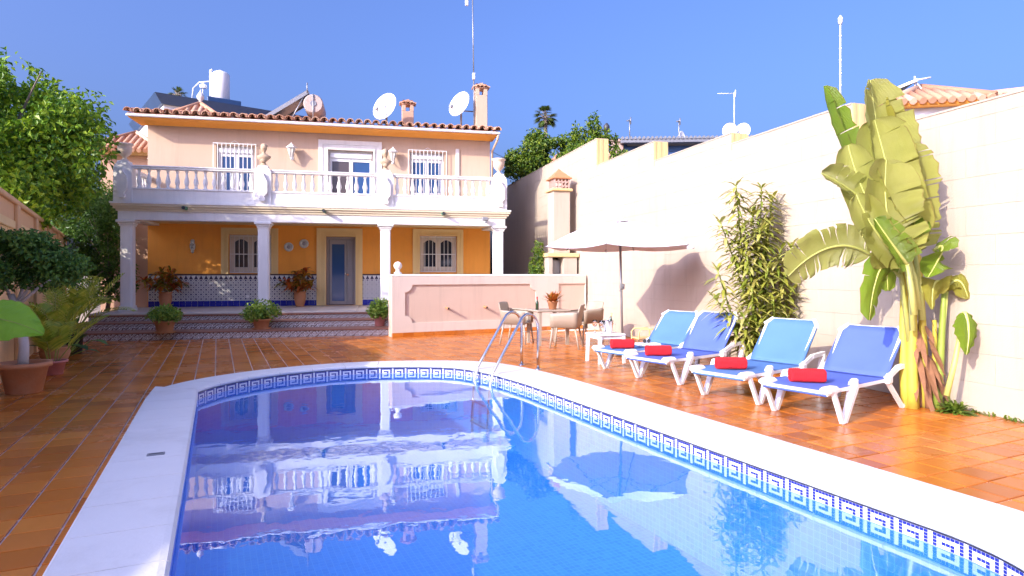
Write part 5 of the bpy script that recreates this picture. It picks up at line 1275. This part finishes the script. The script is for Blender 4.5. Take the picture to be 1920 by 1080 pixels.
tree('citrus_tree', 'sparse citrus tree with upright shoots behind the boundary wall', (2.75, 20.4, 0), (2.7, 20.4, 3.6), [((2.4, 20.3, 5.1), (.95, .8, .65)), ((3.15, 20.0, 4.8), (.75, .6, .7)), ((2.05, 20.3, 5.8), (.3, .3, .55)), ((2.65, 20.3, 5.95), (.34, .3, .75)), ((1.75, 20.4, 5.4), (.45, .3, .4)), ((3.0, 20.2, 5.7), (.5, .3, .4)), ((3.4, 19.6, 4.6), (.55, .5, .6))], 7000, .12, .065, LF_CITRUS, 25, .11, 'citrus trees behind the boundary wall', gap=.5, gs=1.0)
tree('climbing_shrub', 'yellow green leafy shrub beside the barbecue chimney', (.70, 17.25, .452), (.70, 17.25, 1.7), [((.70, 17.2, 1.6), (.24, .24, .4)), ((.76, 17.15, 2.05), (.2, .2, .3)), ((.62, 17.2, 1.2), (.2, .2, .3))], 1500, .08, .05, LF_CITRUS, 31, .03, limbs=5, cat_='shrub')
def fanpalm(label, p, h, r, nf, seed):
    t = thing('palm_tree', label, 'palm tree', p); q = random.Random(seed)
    mb = MB(); mb.tube([(0, 0, -.5), (.1, 0, h*.5), (0, 0, h)], [.2, .16, .14], 8); mb.build('trunk', BARK, t)
    mb = MB()
    for k in range(nf):
        a = k*2.4; e = q.uniform(-.9, 1.4); d = Vector((math.cos(a)*math.cos(e), math.sin(a)*math.cos(e), math.sin(e))); c_ = Vector((0, 0, h))+d*r*.5
        mb.tube([(0, 0, h-.1), c_], .02, 4, 1); sd = d.cross(Vector((0, 0, 1))).normalized() if abs(d.z) < .99 else Vector((1, 0, 0))
        for i in range(-6, 7): b2 = i*.22; lance(mb, c_, (d*math.cos(b2)+sd*math.sin(b2)), r*.55*(1-.03*i*i/3), r*.07, .35)
    mb.build('crown', [LF_FPALM, BARK], t)
fanpalm('tall fan palm rising far beyond the citrus tree', (2.9, 54, 0), 15.1, 1.15, 46, 1)
fanpalm('small fan palm showing above the navy roofed building', (-23.3, 43.5, 0), 13.9, .75, 30, 2)
# ---------------------------------------------------------------- neighbouring buildings
nb = thing('neighbour_house', 'white neighbour building with navy roof edge behind the villa', 'building', (-13.4, 24.0, 0), math.atan2(2.3, 2.84))
mb = MB(); mb.box(0, 6, 0, 6, -.3, 7.95); mb.build('wall', FARW, nb)
mb = MB(); mb.box(-.35, 6.2, -.3, 6.2, 7.951, 8.3); mb.v = [(x+(.25 if z < 8 and x < 0 else 0), y+(.2 if z < 8 and y < 0 else 0), z) for x, y, z in mb.v]; mb.build('roof_edge', NAVY, nb)
mb = MB(); mb.bbox(1.6, 2.9, .2, 1.4, 8.301, 8.62, .02); mb.build('tank_plinth', NAVY, nb)
tk = thing('water_tank', 'white upright water tank on the navy roof', 'water tank', Vector((-13.4, 24, 8.621))+Vector((2.25*.777-.8*.629, 2.25*.629+.8*.777, 0)))
mb = MB(); mb.lathe([(.33, 0), (.35, .03), (.35, 1.12), (.28, 1.2), (.1, 1.23), (.1, 1.28), (0, 1.28)], 20); mb.build('tank', WATERTANK, tk)
mb = MB(); mb.tube([(-.42, 0, 0), (-.42, 0, 1.3), (-.35, 0, 1.34)], .05, 6); mb.tube([(-.42, 0, .85), (-.9, 0, .8), (-1.15, 0, .55), (-1.2, 0, .0)], .03, 6); mb.tube([(-.75, 0, .82), (-.75, 0, .1)], .025, 6); mb.bbox(-.85, -.6, -.1, .1, .55, .72, .03); mb.build('pipework', WMETAL, tk)
gb = thing('glazed_building', 'building with blue glazed upper floor and corrugated roof beyond the wall', 'building', (4.05, 22.6, 0), rad(-3))
mb = MB(); mb.box(0, 7, 0, 5, -.3, 4.7); mb.box(0, .12, .0, 5, 4.701, 6.1); mb.box(6.9, 7, 0, 5, 4.701, 6.1); mb.build('wall', NAVY, gb)
for k in range(6):
    x0 = .12+k*1.13; mb = MB(); mb.box(x0+.03, x0+1.10, .03, .05, 4.75, 6.05); w_ = mb.build('window', BPANE, gb); mb = MB(); mb.box(x0-.03, x0+.03, -.01, .06, 4.71, 6.05); mb.box(x0+.031, x0+1.1, -.0, .055, 5.35, 5.40); mb.box(x0+.031, x0+1.1, .0, .055, 5.85, 6.05); mb.build('frame', NAVY, w_)
mb = MB(); mb.box(-.15, 7.2, -.4, 5, 6.101, 6.24); 
for k in range(49): mb.tube([(-.1+k*.15, -.45, 6.26), (-.1+k*.15, 5, 6.30)], .055, 6)
mb.build('roof', GREYM, gb)
mb = MB(); mb.bbox(-.45, -.02, -.1, .35, 3.5, 6.2, .02); mb.bbox(-.5, .02, -.14, .4, 6.201, 6.3, .02); ck = mb.build('chimney', PINKBR, gb)
mb = MB(); mb.tube([(-.62, 0, 4), (-.62, 0, 6.75)], .06, 8); mb.lathe([(.11, 6.6), (.11, 6.8), (.03, 6.9)], 8, (-.62, 0, 0)); mb.build('flue', DARK, gb)
dish('white satellite dish on the corrugated roof beside a peach one', (8.25, 22.3, 6.2), rad(-30), rad(12), .26, post=.35, group='small dishes on the neighbour roof')
dish('peach tinted satellite dish on the corrugated roof edge', (7.75, 22.2, 6.2), rad(-20), rad(12), .26, post=.33, mat=URNM, group='small dishes on the neighbour roof')
dish('small white dish alone in the middle of the corrugated roof', (6.15, 22.5, 6.2), rad(40), rad(8), .2, post=.16, group='small dishes on the neighbour roof')
def aerial(label, p, h, w=.5, mat=GREYM, side=-1):
    t = thing('television_aerial', label, 'antenna', p); mb = MB(); mb.tube([(0, 0, 0), (0, 0, h)], .02, 6); mb.build('pole', mat, t)
    mb = MB(); mb.tube([(side*w, 0, h-.05), (.06, 0, h-.05)], .012, 5)
    for i in range(5): mb.tube([(side*w*i/5, -.1, h-.05), (side*w*i/5, .1, h-.05)], .006, 4)
    mb.tube([(0.04, 0, h-.18), (0.04, 0, h+.08)], .02, 5); mb.build('boom', mat, t)
aerial('television aerial on a pole above the paired roof dishes', (7.98, 22.4, 6.2), 1.75, .6, WMETAL)
aerial('thin aerial on a pole above the lone roof dish', (6.10, 22.8, 6.2), .85, .1)
aerial('thin aerial above the pink brick chimney of the glazed building', (4.28, 22.7, 6.3), .75, .12)
# tiled neighbour on the right
hr = thing('tiled_house', 'white neighbour house with clay tiled hip roof behind the wall', 'house', (7.15, 11.6, 0), rad(-12))
mb = MB(); mb.box(.1, 1.35, .2, 1.5, -.3, 4.52); mb.build('wall', FARW, hr)
mb = MB(); mb.box(-.1, 1.55, .0, 1.7, 4.521, 4.60); mb.build('eave', ORANGE, hr)
hiproof('roof', -.15, 1.6, -.05, 1.75, 4.605, 5.06, hr, .065)
h2 = thing('tiled_house', 'low clay tiled roof running along behind the boundary wall', 'house', (9.0, 11.3, 0), rad(-30))
mb = MB(); mb.box(0, 4.5, .3, 3, -.3, 4.3); mb.build('wall', FARW, h2)
mb = MB(); mb.add([(-.2, 0, 4.35), (4.7, 0, 4.35), (4.7, 1.8, 5.05), (-.2, 1.8, 5.05), (-.2, 3.4, 4.35), (4.7, 3.4, 4.35)], [(0, 1, 2, 3), (3, 2, 5, 4), (0, 3, 4), (1, 5, 2), (0, 4, 5, 1)])
for i in range(30): x = -.15+i*.165; mb.tube([(x, -.05, 4.36), (x, 1.8, 5.08)], .06, 6)
mb.tube([(-.25, 1.8, 5.1), (4.75, 1.8, 5.1)], .1, 8); mb.build('roof', ROOF, h2)
h3 = thing('tiled_house', 'distant house with orange tiled roof between the citrus trees', 'house', (2.4, 31, 0), rad(8))
mb = MB(); mb.box(0, 3, 0, 4, -.3, 7.2); mb.build('wall', OCHRE, h3); hiproof('roof', -.2, 3.2, -.2, 4.2, 7.2, 8.2, h3, .12)
spn = thing('solar_collector', 'framed solar panel tilted on the tiled neighbour roof', 'solar panel', (7.25, 12.3, 4.85), rad(-12))
mb = MB(); mb.beam((0, .3, .08), (.62, .3, .32), .7, .035); mb.build('panel', COLLECT, spn)
mb = MB()
for y in (-.06, .66): mb.beam((-.02, y, .075), (.64, y, .33), .03, .05)
mb.tube([(.62, 0, 0), (.62, 0, .42)], .016, 5); mb.tube([(.85, 0, 0), (.62, 0, .34)], .016, 5); mb.tube([(.62, 0, .34), (.9, 0, .38)], .016, 5); mb.build('stand', WMETAL, spn)
wm = thing('radio_mast', 'tall thin white mast with a small bulb on top beyond the wall', 'antenna', (7.42, 14.1, 0))
mb = MB(); mb.tube([(0, 0, 2), (0, 0, 7.05)], .018, 6); 
for k in range(8): mb.lathe([(.026, 0), (.026, .05)], 6, (0, 0, 4.8+k*.28))
mb.build('pole', WMETAL, wm); mb = MB(); mb.lathe([(.03, 7.05), (.05, 7.1), (.05, 7.2), (.02, 7.25), (0, 7.26)], 10); mb.build('bulb', WPLASTIC, wm)
# wire from the villa to the tree
mb = MB(); a, b2 = hw(9.5, 2, 5.3), Vector((.3, 23.3, 5.75)); mb.tube([a.lerp(b2, i/8)-Vector((0, 0, .12*math.sin(math.pi*i/8))) for i in range(9)], .008, 4); o = mb.build('power_cable', DARK); tag(o, 'thin dark cable strung from the villa towards the citrus tree', 'cable')
scene.render.engine = 'CYCLES'
scene.cycles.max_bounces = 8; scene.cycles.transparent_max_bounces = 8
